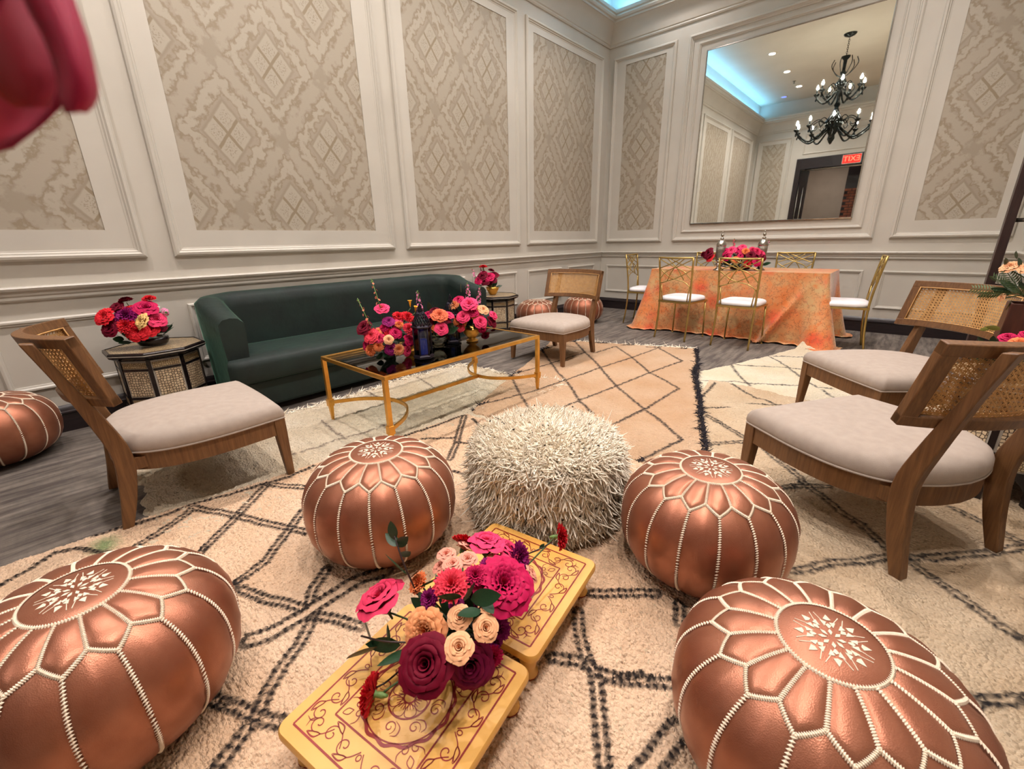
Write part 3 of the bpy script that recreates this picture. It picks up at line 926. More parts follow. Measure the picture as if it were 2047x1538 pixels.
GR = 'woven wool rugs on the floor'
R_FG = rug_mat('cream_pile_rug', lin(238, 206, 174), lin(228, 190, 154), lin(34, 24, 20), 95)
R_MID = rug_mat('apricot_pile_rug', lin(214, 182, 150), lin(202, 162, 124), lin(44, 34, 32), 120)
R_LF = rug_mat('off_white_shag_rug', lin(222, 208, 184), lin(208, 188, 158), lin(120, 104, 92), 90)
R_WH = rug_mat('white_pile_rug', lin(238, 226, 202), lin(228, 212, 180), lin(64, 58, 56), 110)
R_BG = rug_mat('beige_pile_rug', lin(216, 194, 164), lin(202, 174, 140), lin(34, 29, 29), 95)
rl, P_, h_, e_, d_ = rug('shag_rug', 'off-white shaggy rug under the gold coffee table', [(-3.12, 0.18), (-1.95, 0.10), (-1.9, 2.82), (-3.05, 2.62)], 0.012, 0.014, LF, R_LF, GR, 0.008, 0.05, 0.7)
m = (e_ < 0.03) & ((P_[:, 0] < -2.5) | (P_[:, 1] > 2.45)) & (P_[:, 1] > 0.5)
k = RNG.permutation(np.nonzero(m)[0])[:1600]
strands('shag_fringe', np.column_stack([P_[k], h_[k]]), np.column_stack([RNG.normal(0, 0.7, (len(k), 2)), 0.5 + 0.3 * RNG.random(len(k))]), 0.04, 0.004, MT['wool'], rl, 0.5)
rug('white_rug', 'white wool rug with thin dark lines by the orange tablecloth', [(-1.32, 3.40), (0.62, 2.9), (0.70, 5.0), (-0.66, 5.40)], 0.011, 0.010, WH, R_WH, GR, 0.004, 0.02, 0.85, lift=(-0.66, 5.36, 0.10, 0.20))
rug('beige_rug', 'beige wool rug with dark diamond lines under the two right-hand cane chairs', [(-0.72, 0.2), (0.74, -0.6), (0.66, 3.45), (-1.05, 3.62)], 0.010, 0.014, BG, R_BG, GR, 0.005, 0.03, 0.9)
rug('cream_rug', 'large cream wool rug with dark double lines under the front poufs and a green stain', [(-2.42, -1.1), (0.74, -0.02), (-0.86, 2.02), (-2.06, 1.84)], 0.0056, 0.018, FG, R_FG, GR, 0.0045, 0.02, 1.0, green=(-2.17, -0.02, 0.075, 0.05))
rm, P_, h_, e_, d_ = rug('apricot_rug', 'apricot wool rug with a dark diamond lattice and dark edge in the middle', [(-2.08, 1.86), (-0.50, 1.94), (-1.50, 4.58), (-2.96, 4.02)], 0.010, 0.022, MID + MIDB, R_MID, GR, 0.004, 0.015, 0.9)
m = np.nonzero((d_ > 0.5) & (e_ < 0.06))[0]
k = RNG.permutation(m)[:1500]
MT['darkyarn'] = plain('dark_blue_black_yarn', lin(40, 36, 46), lin(28, 24, 30), 30, 0.95)
strands('dark_edge_yarn', np.column_stack([P_[k], h_[k]]), np.column_stack([RNG.normal(0, 0.6, (len(k), 2)), 0.5 + 0.3 * RNG.random(len(k))]), 0.03, 0.003, MT['darkyarn'], rm, 0.4)
b0, b1 = np.array((-2.96, 4.02)), np.array((-1.50, 4.58))
tt = np.sort(RNG.random(260))
strands('knotted_fringe', np.column_stack([b0 + (b1 - b0) * tt[:, None], np.full(260, 0.014)]), np.column_stack([np.full(260, -0.36) + RNG.normal(0, 0.5, 260), np.full(260, 0.93), np.full(260, 0.2)]), 0.06, 0.006, MT['wool'], rm, 0.35)

# ------------------------------------------------------------------ copper leather poufs
def make_pouf():
    R, H, N = 0.275, 0.385, 16
    TH0, TU, TL, TB = radians(13.0), radians(34), radians(43.5), radians(163)

    def surf(th, ph, out=0.0):
        s, c = abs(sin(th)), cos(th)
        rr = (R + out) * s ** 0.72
        z = H * (0.5 + 0.5 * math.copysign(abs(c) ** 0.85, c)) + out * c
        return (rr * cos(ph), rr * sin(ph), z)

    root = empty('leather_pouf', (0, 0, 0))
    # top roundel
    b = MB()
    rings = [[surf(TH0 * k / 6, 2 * pi * j / 32, 0.004 * (1 - (k / 6) ** 4)) for j in range(32)] for k in range(6, -1, -1)]
    rings[-1] = [(p[0] * 0.01, p[1] * 0.01, p[2]) for p in rings[-2]]
    b.loft(rings, cap=False)
    b.obj('top_roundel', MT['leather'], root, True)
    dp = 2 * pi / N

    def panel_mesh(name, up):
        nu_, nv_ = 9, 10
        v = []
        for i in range(nu_):
            s = i / (nu_ - 1)
            tri = 1 - abs(2 * s - 1)
            for j in range(nv_):
                t = j / (nv_ - 1)
                if up:
                    a0, a1 = TH0, TU + (TL - TU) * tri
                else:
                    a0, a1 = TL + (TU - TL) * tri, TB
                th = a0 + (a1 - a0) * t
                bul = (4 * s * (1 - s)) ** 0.55 * (4 * t * (1 - t)) ** 0.4
                v.append(surf(th, (s - 0.5) * dp, 0.007 * bul - 0.001))
        f = [tuple(x) for x in gridfaces(nu_, nv_).tolist()]
        return MB().add(v, f).mesh(name)
    mu, ml = panel_mesh('upper_panel', True), panel_mesh('lower_panel', False)
    for k in range(N):
        link('upper_panel', mu, MT['leather'], root, True).rotation_euler = (0, 0, k * dp)
        link('lower_panel', ml, MT['leather'], root, True).rotation_euler = (0, 0, (k + 0.5) * dp)
    MB().loft([[surf(TB, 2 * pi * j / 32) for j in range(32)], [(0.01 * cos(2 * pi * j / 32), 0.01 * sin(2 * pi * j / 32), 0.0) for j in range(32)]], cap=False).obj('base_roundel', MT['leather'], root, True)
    # stitching: little thread beads across every seam
    V, Fs = [], []

    def bead_path(fn, n):
        for k in range(n):
            t = (k + 0.5) / n
            p = np.array(fn(t))
            q = np.array(fn(min(t + 0.01, 1.0))) - np.array(fn(max(t - 0.01, 0.0)))
            T = q / max(np.linalg.norm(q), 1e-9)
            nr = np.array([p[0], p[1], (p[2] - H / 2) * 1.1])
            nr /= np.linalg.norm(nr)
            B = np.cross(T, nr)
            sh = T * 0.0015
            o = len(V)
            for w in (B * 0.0056 + sh, -B * 0.0056 - sh, T * 0.0036, -T * 0.0036, nr * 0.0034, -nr * 0.0012):
                V.append(tuple(p + w + nr * 0.0012))
            for a, b2, c in ((0, 2, 4), (2, 1, 4), (1, 3, 4), (3, 0, 4)):
                Fs.append((o + a, o + b2, o + c))
    bead_path(lambda t: surf(TH0, 2 * pi * t), 112)
    for k in range(N):
        a = (k + 0.5) * dp
        bead_path(lambda t: surf(TH0 + (TU - TH0) * t, a), 20)
        c = k * dp
        bead_path(lambda t: surf(TL + (TB * 0.95 - TL) * t, c), 56)
        for sg in (-1, 1):
            bead_path(lambda t: surf(TU + (TL - TU) * t, c + sg * dp / 2 * (1 - t)), 13)
    MB().add(V, Fs).obj('stitching', MT['thread'], root, None, kind='stuff')
    # embroidered star on the roundel
    e = MB()
    zt = H

    def top_z(x, y):
        th = math.asin(min((hypot(x, y) / R) ** (1 / 0.72), 1.0))
        return surf(th, 0, 0.004 * (1 - (min(th / TH0, 1)) ** 4))[2]

    def tri(*pts):
        e.loft([[(x, y, top_z(x, y) - 0.002) for x, y in pts], [(x, y, top_z(x, y) + 0.0012) for x, y in pts]])

    def pol(r, a):
        return (r * cos(a), r * sin(a))
    for k in range(8):
        a = k * pi / 4
        tri(pol(0.008, a), pol(0.017, a - 0.22), pol(0.024, a), pol(0.017, a + 0.22))
        tri(pol(0.030, a - 0.25), pol(0.046, a - 0.30), pol(0.042, a - 0.06))
        tri(pol(0.030, a + 0.25), pol(0.046, a + 0.30), pol(0.042, a + 0.06))
        tri(pol(0.050, a - 0.14), pol(0.064, a), pol(0.050, a + 0.14), pol(0.047, a))
        tri(pol(0.026, a + 0.05), pol(0.034, a + 0.16), pol(0.038, a), pol(0.034, a - 0.16))
        for sgn in (-1, 1):
            p, q = np.array(pol(0.026, a)), np.array(pol(0.066, a + sgn * 0.33))
            d = q - p
            nrm = np.array([-d[1], d[0]]) / np.linalg.norm(d) * 0.0007
            tri(tuple(p + nrm), tuple(q + nrm), tuple(q - nrm), tuple(p - nrm))
    e.obj('embroidery', MT['thread'], root, None, kind='stuff')
    return root


pouf = make_pouf()
POUFS = [((-1.348, 0.738), 0.10, 1.03, 'copper leather pouf beside the white shaggy pouf, on the cream rug'),
         ((-0.366, 1.390), 0.06, 1.015, 'copper leather pouf between the shaggy pouf and the near right cane chair'),
         ((0.028, 0.895), 0.30, 0.95, 'copper leather pouf nearest the camera at lower right'),
         ((-1.262, -0.080), 0.17, 1.03, 'copper leather pouf cut off at the lower left corner'),
         ((-3.64, -0.284), 0.02, 0.97, 'copper leather pouf against the left wall behind the near cane chair'),
         ((-3.63, 4.567), 0.15, 0.97, 'copper leather pouf in the far corner next to the inlaid side table'),
         ((-3.368, 5.294), 0.30, 0.96, 'copper leather pouf in the far corner half hidden behind a cane chair back')]
for i, ((x, y), a, sz, lab) in enumerate(POUFS):
    p = pouf if i == 0 else dup(pouf)
    p.location = (x, y, 0.004)
    p.rotation_euler = (0, 0, a)
    p.scale = (1.0, 1.0, sz)
    tag(p, lab, 'pouf', 'copper leather poufs')

# ------------------------------------------------------------------ shaggy wedding-blanket pouf
sh = tag(empty('shag_pouf', (-1.005, 1.325, 0.006)), 'cream shaggy wool pouf with small dark sequins in the middle of the rugs', 'pouf')
SR_, SHH = 0.312, 0.36


def sh_surf(th, ph):
    s, c = abs(sin(th)), cos(th)
    k = 1 + 0.015 * sin(3 * ph + 1)
    return np.array((SR_ * k * s ** 0.42 * cos(ph), SR_ * k * s ** 0.42 * sin(ph), SHH * (0.5 + 0.5 * math.copysign(abs(c) ** 0.5, c))))


b = MB()
b.loft([[tuple(sh_surf(max(min(pi * i / 18, pi - 0.02), 0.02), 2 * pi * j / 36)) for j in range(36)] for i in range(18, -1, -1)])
b.obj('cushion_body', MT['wool'], sh, True)
roots, dirs = [], []
for k in range(17000):
    ph = random.random() * 2 * pi
    top = random.random() < 0.45
    if top:
        rr = sqrt(random.random()) * 0.97
        th = math.asin(min(rr ** (1 / 0.42), 1.0))
    else:
        th = pi / 2 + random.uniform(-0.9, 1.0)
        th = math.acos(max(min(math.copysign(abs(random.uniform(-1, 1)) ** 2, random.uniform(-1, 1)), 0.99), -0.97))
    p = np.array((SR_ * rr * cos(ph), SR_ * rr * sin(ph), SHH * (0.5 + 0.5 * cos(th) ** 0.5))) if top else sh_surf(max(th, 0.02), ph)
    out = np.array([cos(ph), sin(ph), 0.0])
    zt = p[2] / SHH
    n = np.array([out[0], out[1], 0.22]) if top and rr > 0.25 else np.array([RNG.normal(), RNG.normal(), 0.25]) if top else out * 0.32 + np.array([0, 0, -1.0])
    n = n + RNG.normal(0, 0.34, 3)
    roots.append(p)
    dirs.append(n / np.linalg.norm(n))
st = strands('wool_tufts', roots, dirs, 0.040, 0.0050, MT['wool'], sh, 0.25, 4, 0.55, 0.45)
sq_me = MB().lathe([(0.0048, -0.0008), (0.0048, 0.0008), (0.002, 0.0012), (0.002, -0.0012)], 8, cap=False).mesh('sequin')
for k in range(64):
    if k < 34:
        ph, z = 2 * pi * k / 34 + random.uniform(-0.08, 0.08), 0.19 + random.uniform(-0.03, 0.02)
        r = SR_ + 0.026
        p = (r * cos(ph), r * sin(ph), z)
        rot = (pi / 2, 0, ph + pi / 2)
    else:
        ph, r = random.random() * 2 * pi, sqrt(random.random()) * 0.27
        p = (r * cos(ph), r * sin(ph), SHH + 0.022)
        rot = (random.uniform(-0.6, 0.6), random.uniform(-0.6, 0.6), 0)
    o = link('sequin', sq_me, MT['sequin'], sh, True)
    o.location = p
    o.rotation_euler = rot

# ------------------------------------------------------------------ cane lounge chairs (front towards -y)
def seat_outline(n=6):
    half = [(0.312, -0.335), (0.322, -0.22), (0.330, -0.08), (0.318, 0.06), (0.278, 0.17), (0.205, 0.25), (0.10, 0.292), (0.0, 0.305)]
    pts = spline([(x, y, 0) for x, y in half], n)
    right = [(p[0], p[1]) for p in pts]
    left = [(-x, y) for x, y in right[::-1][1:]]
    front = [(-0.312 + 0.624 * k / 6, -0.335 - 0.008 * sin(pi * k / 6)) for k in range(1, 6)]
    return right + left + front


def bs(u, w, off=0.0):
    """point on the curved backrest: u -1..1 across, w 0..1 up, off along its normal to the rear"""
    y = 0.36 + 0.07 * w - 0.13 * u * u
    n = Vector((0.26 * u / 0.32 * 0.5, 1.0, -0.25)).normalized()
    p = Vector((0.32 * u, y, 0.55 + 0.275 * w)) + n * off
    return tuple(p)


def make_lounge(wood):
    c = empty('cane_lounge_chair', (0, 0, 0))
    OUT = seat_outline()
    # front legs
    for sx in (1, -1):
        x = sx * 0.292
        b = MB()
        b.loft([[(x + sx * 0.008 + a * 0.016, -0.318 + e * 0.016, 0) for a, e in ((-1, -1), (1, -1), (1, 1), (-1, 1))],
                [(x + a * 0.025, -0.312 + e * 0.025, 0.24) for a, e in ((-1, -1), (1, -1), (1, 1), (-1, 1))],
                [(x + a * 0.025, -0.312 + e * 0.025, 0.312) for a, e in ((-1, -1), (1, -1), (1, 1), (-1, 1))]])
        b.obj('front_leg', wood, c, bevel=0.004)
        # rear post, raked above the seat and below it
        b = MB()
        path = spline([(0, 0.322, 0.0), (0, 0.285, 0.16), (0, 0.268, 0.32), (0, 0.305, 0.48), (0, 0.362, 0.66), (0, 0.412, 0.81)], 4)
        rings = []
        for i, p in enumerate(path):
            t = i / (len(path) - 1)
            d = 0.018 + 0.014 * sin(pi * min(t * 1.25, 1.0))
            px_ = sx * (0.238 - 0.004 * t)
            rings.append([(px_ + a * 0.019, p[1] + e * d, p[2] + e * d * 0.12) for a, e in ((-1, -1), (1, -1), (1, 1), (-1, 1))])
        b.loft(rings)
        b.obj('rear_post', wood, c, 40, bevel=0.004)
    # apron under the seat
    ins = [(x * 0.93, y * 0.93) for x, y in OUT]
    MB().loft([[(x * 0.985, y * 0.985, 0.232) for x, y in OUT], [(x * 0.985, y * 0.985, 0.312) for x, y in OUT], [(x, y, 0.312) for x, y in ins], [(x, y, 0.232) for x, y in ins]], closed=True).obj('seat_frame', wood, c, 50)
    for sx in (-1, 1):
        MB().box((sx * 0.235, 0.235, 0.27), (0.03, 0.08, 0.05)).obj('corner_block', wood, c)
    # upholstered seat
    rings = [[(x * s, y * s + o, z) for x, y in OUT] for s, o, z in ((0.97, 0, 0.306), (1.0, 0, 0.312), (1.012, 0, 0.33), (1.006, 0, 0.352), (0.975, 0, 0.374), (0.91, 0, 0.389), (0.78, 0, 0.398), (0.55, 0, 0.404), (0.25, 0, 0.407), (0.01, 0, 0.408))]
    seat = MB().loft(rings).obj('seat_cushion', MT['linen'], c, True)
    MB().tube([(x * 1.004, y * 1.004, 0.314) for x, y in OUT], 0.0045, 6, closed=True).obj('piping', MT['linen'], seat, True)
    # backrest frame: two curved rails, two stiles
    N = 16
    fr = empty('backrest', (0, 0, 0), 0, c)
    for w0, w1, nm in ((0.86, 1.0, 'top_rail'), (0.0, 0.13, 'bottom_rail')):
        rings = []
        for i in range(N + 1):
            u = -1 + 2 * i / N
            rings.append([bs(u, w0, -0.014), bs(u, w1, -0.014), bs(u, w1, 0.020), bs(u, w0, 0.020)])
        MB().loft(rings).obj(nm, wood, fr, 35, bevel=0.003)
    for s in (-1, 1):
        u0_, u1_ = sorted((s * 0.90, s * 1.0))
        rings = [[bs(u0_, w, -0.013), bs(u1_, w, -0.013), bs(u1_, w, 0.019), bs(u0_, w, 0.019)] for w in (0.0, 0.33, 0.66, 1.0)]
        MB().loft(rings).obj('side_rail', wood, fr, 35, bevel=0.003)
    # woven cane: vertical and horizontal pairs with two sets of diagonals, open holes between
    V, Fq = [], []
    U0, U1, W0, W1 = -0.905, 0.905, 0.125, 0.865
    pu, pw = 0.0158 / 0.32, 0.0158 / 0.285

    def ribbon(a, b, wd, off):
        L = hypot((b[0] - a[0]) * 0.32, (b[1] - a[1]) * 0.285)
        if L < 0.004:
            return
        n = max(2, int(L / 0.04) + 1)
        du, dw = (b[0] - a[0]) * 0.32 / L, (b[1] - a[1]) * 0.285 / L
        ou, ow = -dw * wd / 2 / 0.32, du * wd / 2 / 0.285
        o = len(V)
        for k in range(n + 1):
            t = k / n
            u, w = a[0] + (b[0] - a[0]) * t, a[1] + (b[1] - a[1]) * t
            V.append(bs(u + ou, w + ow, off))
            V.append(bs(u - ou, w - ow, off))
        for k in range(n):
            Fq.append((o + 2 * k, o + 2 * k + 1, o + 2 * k + 3, o + 2 * k + 2))
    u = U0
    while u < U1:
        for d in (-0.16, 0.16):
            ribbon((u + d * pu, W0), (u + d * pu, W1), 0.0030, 0.0006)
        u += pu
    w = W0
    while w < W1:
        for d in (-0.16, 0.16):
            ribbon((U0, w + d * pw), (U1, w + d * pw), 0.0030, -0.0004)
        w += pw
    nd = int((U1 - U0) / pu) + int((W1 - W0) / pw) + 2
    H_ = (W1 - W0) / pw
    for k in range(-int(H_) - 1, int((U1 - U0) / pu) + 1):
        for sg in (1, -1):
            pts = []
            a0, a1 = U0 + (k + 0.5) * pu, U0 + (k + 0.5 + H_) * pu
            q0, q1 = (W0, W1) if sg > 0 else (W1, W0)
            t0 = max(0.0, (U0 - a0) / (a1 - a0))
            t1 = min(1.0, (U1 - a0) / (a1 - a0))
            if t1 > t0:
                ribbon((a0 + (a1 - a0) * t0, q0 + (q1 - q0) * t0), (a0 + (a1 - a0) * t1, q0 + (q1 - q0) * t1), 0.0032, 0.0012 * sg)
    MB().add(V, Fq).obj('cane_panel', MT['cane'], fr, None, kind='stuff')
    bb = MB()
    for w in (W0 + 0.012, W1 - 0.012):
        bb.tube([bs(U0 + (U1 - U0) * i / 14, w, -0.013) for i in range(15)], 0.003, 5)
    for u in (U0 + 0.008, U1 - 0.008):
        bb.tube([bs(u, W0 + (W1 - W0) * i / 4, -0.013) for i in range(5)], 0.003, 5)
    bb.obj('cane_binding', MT['cane'], fr, True, kind='stuff')
    return c


ch1 = make_lounge(MT['oak'])
LOUNGE = [((-2.482, 0.392), pi - 0.024, 'cane-back lounge chair with linen seat at left, turned away to show its side'),
          ((-2.514, 3.472), 0.013, 'cane-back lounge chair facing the camera beyond the gold coffee table'),
          ((0.035, 2.132), -2.148, 'cane-back lounge chair seen from behind at the right edge, nearer of two'),
          ((0.047, 3.380), -0.82, 'cane-back lounge chair at right facing the room, farther of two')]
for i, ((x, y), a, lab) in enumerate(LOUNGE):
    o = ch1 if i == 0 else dup(ch1)
    o.location = (x, y, 0.012)
    o.rotation_euler = (0, 0, a)
    tag(o, lab, 'lounge chair', 'cane-back lounge chairs')

# ------------------------------------------------------------------ gold lattice-back dining chairs (front towards -y)
def make_gold():
    c = empty('dining_chair', (0, 0, 0))
    g = MT['palegold']
    for s in (-1, 1):
        MB().tube(spline([(s * 0.19, 0.225, 0.0), (s * 0.185, 0.195, 0.22), (s * 0.185, 0.185, 0.45), (s * 0.19, 0.20, 0.65), (s * 0.202, 0.235, 0.92)], 4), 0.0105, 8).obj('back_post', g, c, True)
        MB().tube([(s * 0.185, -0.175, 0.43), (s * 0.195, -0.19, 0.0)], [0.011, 0.008], 8).obj('front_leg', g, c, True)
        MB().lathe([(0.012, 0.0), (0.012, 0.012)], 8, (s * 0.195, -0.19, 0)).obj('foot_cap', g, c, True)
        MB().tube([(s * 0.150, 0.188, 0.44), (s * 0.170, 0.196, 0.62)], 0.006, 6).obj('back_strut', g, c, True)
    MB().tube(spline([(-0.202, 0.235, 0.915), (0, 0.255, 0.912), (0.202, 0.235, 0.915)], 5), 0.010, 8).obj('top_rail', g, c, True)

    def yb(z):
        return 0.185 + 0.05 * max(0, (z - 0.45) / 0.47) ** 1.3
    curves = [[(-0.195, 0.90), (-0.05, 0.83), (0.10, 0.77), (0.19, 0.68)], [(0.195, 0.90), (0.05, 0.83), (-0.10, 0.77), (-0.19, 0.68)],
              [(-0.19, 0.80), (-0.08, 0.84), (0.05, 0.90)], [(0.19, 0.80), (0.08, 0.84), (-0.05, 0.90)],
              [(-0.19, 0.79), (-0.02, 0.70), (0.185, 0.63)], [(0.19, 0.79), (0.06, 0.70), (-0.10, 0.66), (-0.185, 0.60)],
              [(-0.10, 0.905), (0.02, 0.80), (0.10, 0.66)], [(0.10, 0.905), (-0.02, 0.80), (-0.10, 0.68)]]
    for cv in curves:
        MB().tube(spline([(x, yb(z) + 0.004, z) for x, z in cv], 5), 0.0058, 6).obj('lattice_bar', g, c, True)
    MB().tube([(0.19 * a, 0.19 * e, 0.428) for a, e in ((-1, -1), (1, -1), (1, 1), (-1, 1))], 0.010, 6, closed=True, sq=(0.02, 0.02)).obj('seat_rail', g, c)
    O = []
    for k in range(40):
        a = 2 * pi * k / 40
        q = (abs(cos(a)) ** 5 + abs(sin(a)) ** 5) ** (-0.2)
        O.append((0.200 * cos(a) * q, 0.200 * sin(a) * q - 0.005))
    MB().loft([[(x * s, y * s, z) for x, y in O] for s, z in ((0.93, 0.436), (1.0, 0.446), (1.01, 0.462), (0.97, 0.480), (0.85, 0.490), (0.55, 0.497), (0.02, 0.499))]).obj('seat_pad', MT['white'], c, True)
    return c


gc = make_gold()
GOLD = [((-1.265, 5.10), pi - 0.06, 'gold lattice-back dining chair in front of the table, right of the pair'),
        ((-1.905, 5.12), pi - 0.14, 'gold lattice-back dining chair in front of the table, left of the pair'),
        ((-2.66, 5.76), pi / 2 + 0.10, 'gold lattice-back dining chair at the left end of the table'),
        ((-0.43, 5.60), -pi / 2 + 0.12, 'gold lattice-back dining chair at the right end of the table'),
        ((-1.08, 6.33), 0.06, 'gold lattice-back dining chair behind the table, right of the flowers'),
        ((-2.10, 6.33), 0.0, 'gold lattice-back dining chair behind the table, left of the flowers')]
for i, ((x, y), a, lab) in enumerate(GOLD):
    o = gc if i == 0 else dup(gc)
    o.location = (x, y, 0)
    o.rotation_euler = (0, 0, a)
    tag(o, lab, 'dining chair', 'gold dining chairs round the table')

# ------------------------------------------------------------------ dining table cloth
TX0, TX1, TY0, TY1, TZ = -2.46, -0.58, 5.42, 6.16, 0.748


def cloth_mesh():
    per = []
    n1, n2, nc = 120, 40, 10
    rr = 0.03
    def side(p, q, n, nrm, tag_):
        for k in range(n):
            t = k / n
            per.append(((p[0] + (q[0] - p[0]) * t, p[1] + (q[1] - p[1]) * t), nrm, t, tag_))
    def corner(cx, cy, a0, tag_):
        for k in range(nc):
            a = a0 + (pi / 2) * k / nc
            per.append(((cx + rr * cos(a), cy + rr * sin(a)), (cos(a), sin(a)), k / nc, tag_))
    side((TX0 + rr, TY0), (TX1 - rr, TY0), n1, (0, -1), 'front')
    corner(TX1 - rr, TY0 + rr, -pi / 2, 'c_fr')
    side((TX1, TY0 + rr), (TX1, TY1 - rr), n2, (1, 0), 'right')
    corner(TX1 - rr, TY1 - rr, 0, 'c_br')
    side((TX1 - rr, TY1), (TX0 + rr, TY1), n1, (0, 1), 'back')
    corner(TX0 + rr, TY1 - rr, pi / 2, 'c_bl')
    side((TX0, TY1 - rr), (TX0, TY0 + rr), n2, (-1, 0), 'left')
    corner(TX0 + rr, TY0 + rr, pi, 'c_fl')
    n = len(per)
    rows = [0, 0.01, 0.03] + [0.06 + 0.94 * q / 44 for q in range(45)] + [1.02, 1.04, 1.06, 1.08]
    rings = []
    for v in rows:
        ring = []
        for (p, nr, t, tg) in per:
            if tg.startswith('c_'):
                fl_ = 0.17 + 0.05 * sin(t * pi)
            else:
                e = min(t, 1 - t)
                fl_ = 0.035 + 0.14 * max(0, 1 - e / 0.13) ** 1.6 + 0.026 * sin(t * 43) * sin(t * 17 + 1) * min(1, v * 1.2)
                if tg == 'front':
                    fl_ += 0.13 * math.exp(-((t - (0.965 - 0.23 * v)) / 0.020) ** 2) * min(v * 1.8, 1.0)
                    fl_ += 0.06 * math.exp(-((t - 0.055 - 0.02 * v) / 0.014) ** 2) * v
            vv = min(v, 1.0)
            out = fl_ * vv ** 1.25
            if v > 1.0:
                out += (v - 1.0) * 0.55 * (0.7 + 0.6 * sin(t * 29 + 2) ** 2)
            z = TZ * (1 - vv) + (0.006 if v < 1 else 0.010 + 0.016 * abs(sin(t * 37 + v * 40)))
            ring.append((p[0] + nr[0] * out, p[1] + nr[1] * out, max(z, 0.006) if v > 0 else TZ + 0.006))
        rings.append(ring)
    b = MB()
    b.loft(rings[::-1], cap=False)
    k0 = (len(rows) - 1) * n
    b.f.append(tuple(k0 + i for i in range(n)))
    return b


o = cloth_mesh().obj('tablecloth', MT['cloth'], None, 40)
tag(o, 'orange floral tablecloth draped to the floor over the long dining table', 'tablecloth')

# ------------------------------------------------------------------ green velvet sofa along the left wall
sf = tag(empty('velvet_sofa', (-3.53, 2.01, 0.0)), 'dark green velvet sofa with curved arms against the left wall', 'sofa')
# local: x out from the wall (-0.36 wall side .. +0.36 front), y along


def sofa_shell():
    """back and both arms as one band, high at the back and sloping down along the arms"""
    cl = []
    yE, xb, xf, rad = 1.14, -0.27, 0.30, 0.20
    cl.append((xf, -yE, 1.0))
    cl.append(((xf + xb) / 2 + 0.03, -yE + 0.005, 0.5))
    for k in range(7):
        a = pi * 1.5 - (pi / 2) * k / 6
        cl.append((xb + rad + rad * cos(a), -yE + rad + rad * sin(a), 0.12 * (1 - k / 6)))
    for k in range(1, 8):
        cl.append((xb, -yE + rad + (2 * yE - 2 * rad) * k / 8, 0.0))
    half = cl[:9]
    cl = cl + [(x, -y, t) for x, y, t in half[::-1]]
    rings = []
    m = len(cl)
    for i, (x, y, t) in enumerate(cl):
        a, b_ = cl[max(i - 1, 0)], cl[min(i + 1, m - 1)]
        d = Vector((b_[0] - a[0], b_[1] - a[1], 0)).normalized()
        nr = Vector((-d.y, d.x, 0))          # to the wall side / outside on the left going this way
        top = 0.80 - 0.12 * t
        w = 0.075 - 0.012 * t
        prof = [(-w * 1.0, 0.05), (-w * 1.05, 0.40), (-w * 1.25, top - 0.10), (-w * 1.2, top - 0.03), (-w * 0.7, top + 0.0), (0.0, top + 0.008), (w * 0.7, top), (w * 1.15, top - 0.03), (w * 1.15, top - 0.12), (w * 1.0, 0.40), (w * 0.9, 0.05)]
        rings.append([(x + nr.x * q, y + nr.y * q, z) for q, z in prof])
    return MB().loft(rings)


sofa_shell().obj('back_and_arms', MT['velvet'], sf, 60)
# seat with rounded front that runs in front of the arm ends
so = [(-0.22, -1.05), (0.20, -1.05), (0.30, -1.06), (0.305, -1.20), (0.335, -1.225), (0.37, -1.21), (0.385, -1.15), (0.385, 1.15), (0.37, 1.21), (0.335, 1.225), (0.305, 1.20), (0.30, 1.06), (0.20, 1.05), (-0.22, 1.05)]
MB().loft([[(x * s, y * s2, z) for x, y in so] for s, s2, z in ((0.95, 0.985, 0.248), (0.99, 0.997, 0.262), (1.0, 1.0, 0.30), (1.0, 1.0, 0.365), (0.985, 0.996, 0.395), (0.93, 0.985, 0.412), (0.6, 0.95, 0.418))]).obj('seat_cushion', MT['velvet'], sf, 60)
MB().box((0.0, 0, 0.15), (0.66, 2.28, 0.20)).obj('sofa_base', MT['velvet'], sf, None, bevel=0.02)
for x in (-0.25, 0.25):
    for y in (-1.05, 1.05):
        MB().lathe([(0.02, 0), (0.03, 0.06)], 10, (x, y, 0)).obj('foot', MT['blackwood'], sf, True)

# ------------------------------------------------------------------ gold coffee table
ct = tag(empty('coffee_table', (-2.345, 1.855, 0.012)), 'gold metal coffee table with a glass top in front of the green sofa', 'coffee table')
hx, hy, hz = 0.352, 0.662, 0.44
MB().tube([(hx * a, hy * e, hz - 0.012) for a, e in ((-1, -1), (1, -1), (1, 1), (-1, 1))], 0.01, closed=True, sq=(0.030, 0.024)).obj('top_frame', MT['gold'], ct, bevel=0.003)
MB().box((0, 0, hz - 0.006), (2 * hx - 0.035, 2 * hy - 0.035, 0.008)).obj('glass_top', MT['glass'], ct)
for a in (-1, 1):
    for e in (-1, 1):
        x, y = a * (hx - 0.002), e * (hy - 0.002)
        b = MB()
        b.loft([[(x + p * r, y + q * r, z) for p, q in ((-1, -1), (1, -1), (1, 1), (-1, 1))] for r, z in ((0.007, 0.0), (0.0125, 0.10), (0.0125, hz - 0.02))])
        lg = b.obj('leg', MT['gold'], ct)
        MB().loft([[(x + p * r, y + q * r, z) for p, q in ((-1, -1), (1, -1), (1, 1), (-1, 1))] for r, z in ((0.013, 0.10), (0.018, 0.102), (0.018, 0.15), (0.013, 0.152))]).obj('collar', MT['gold'], lg)
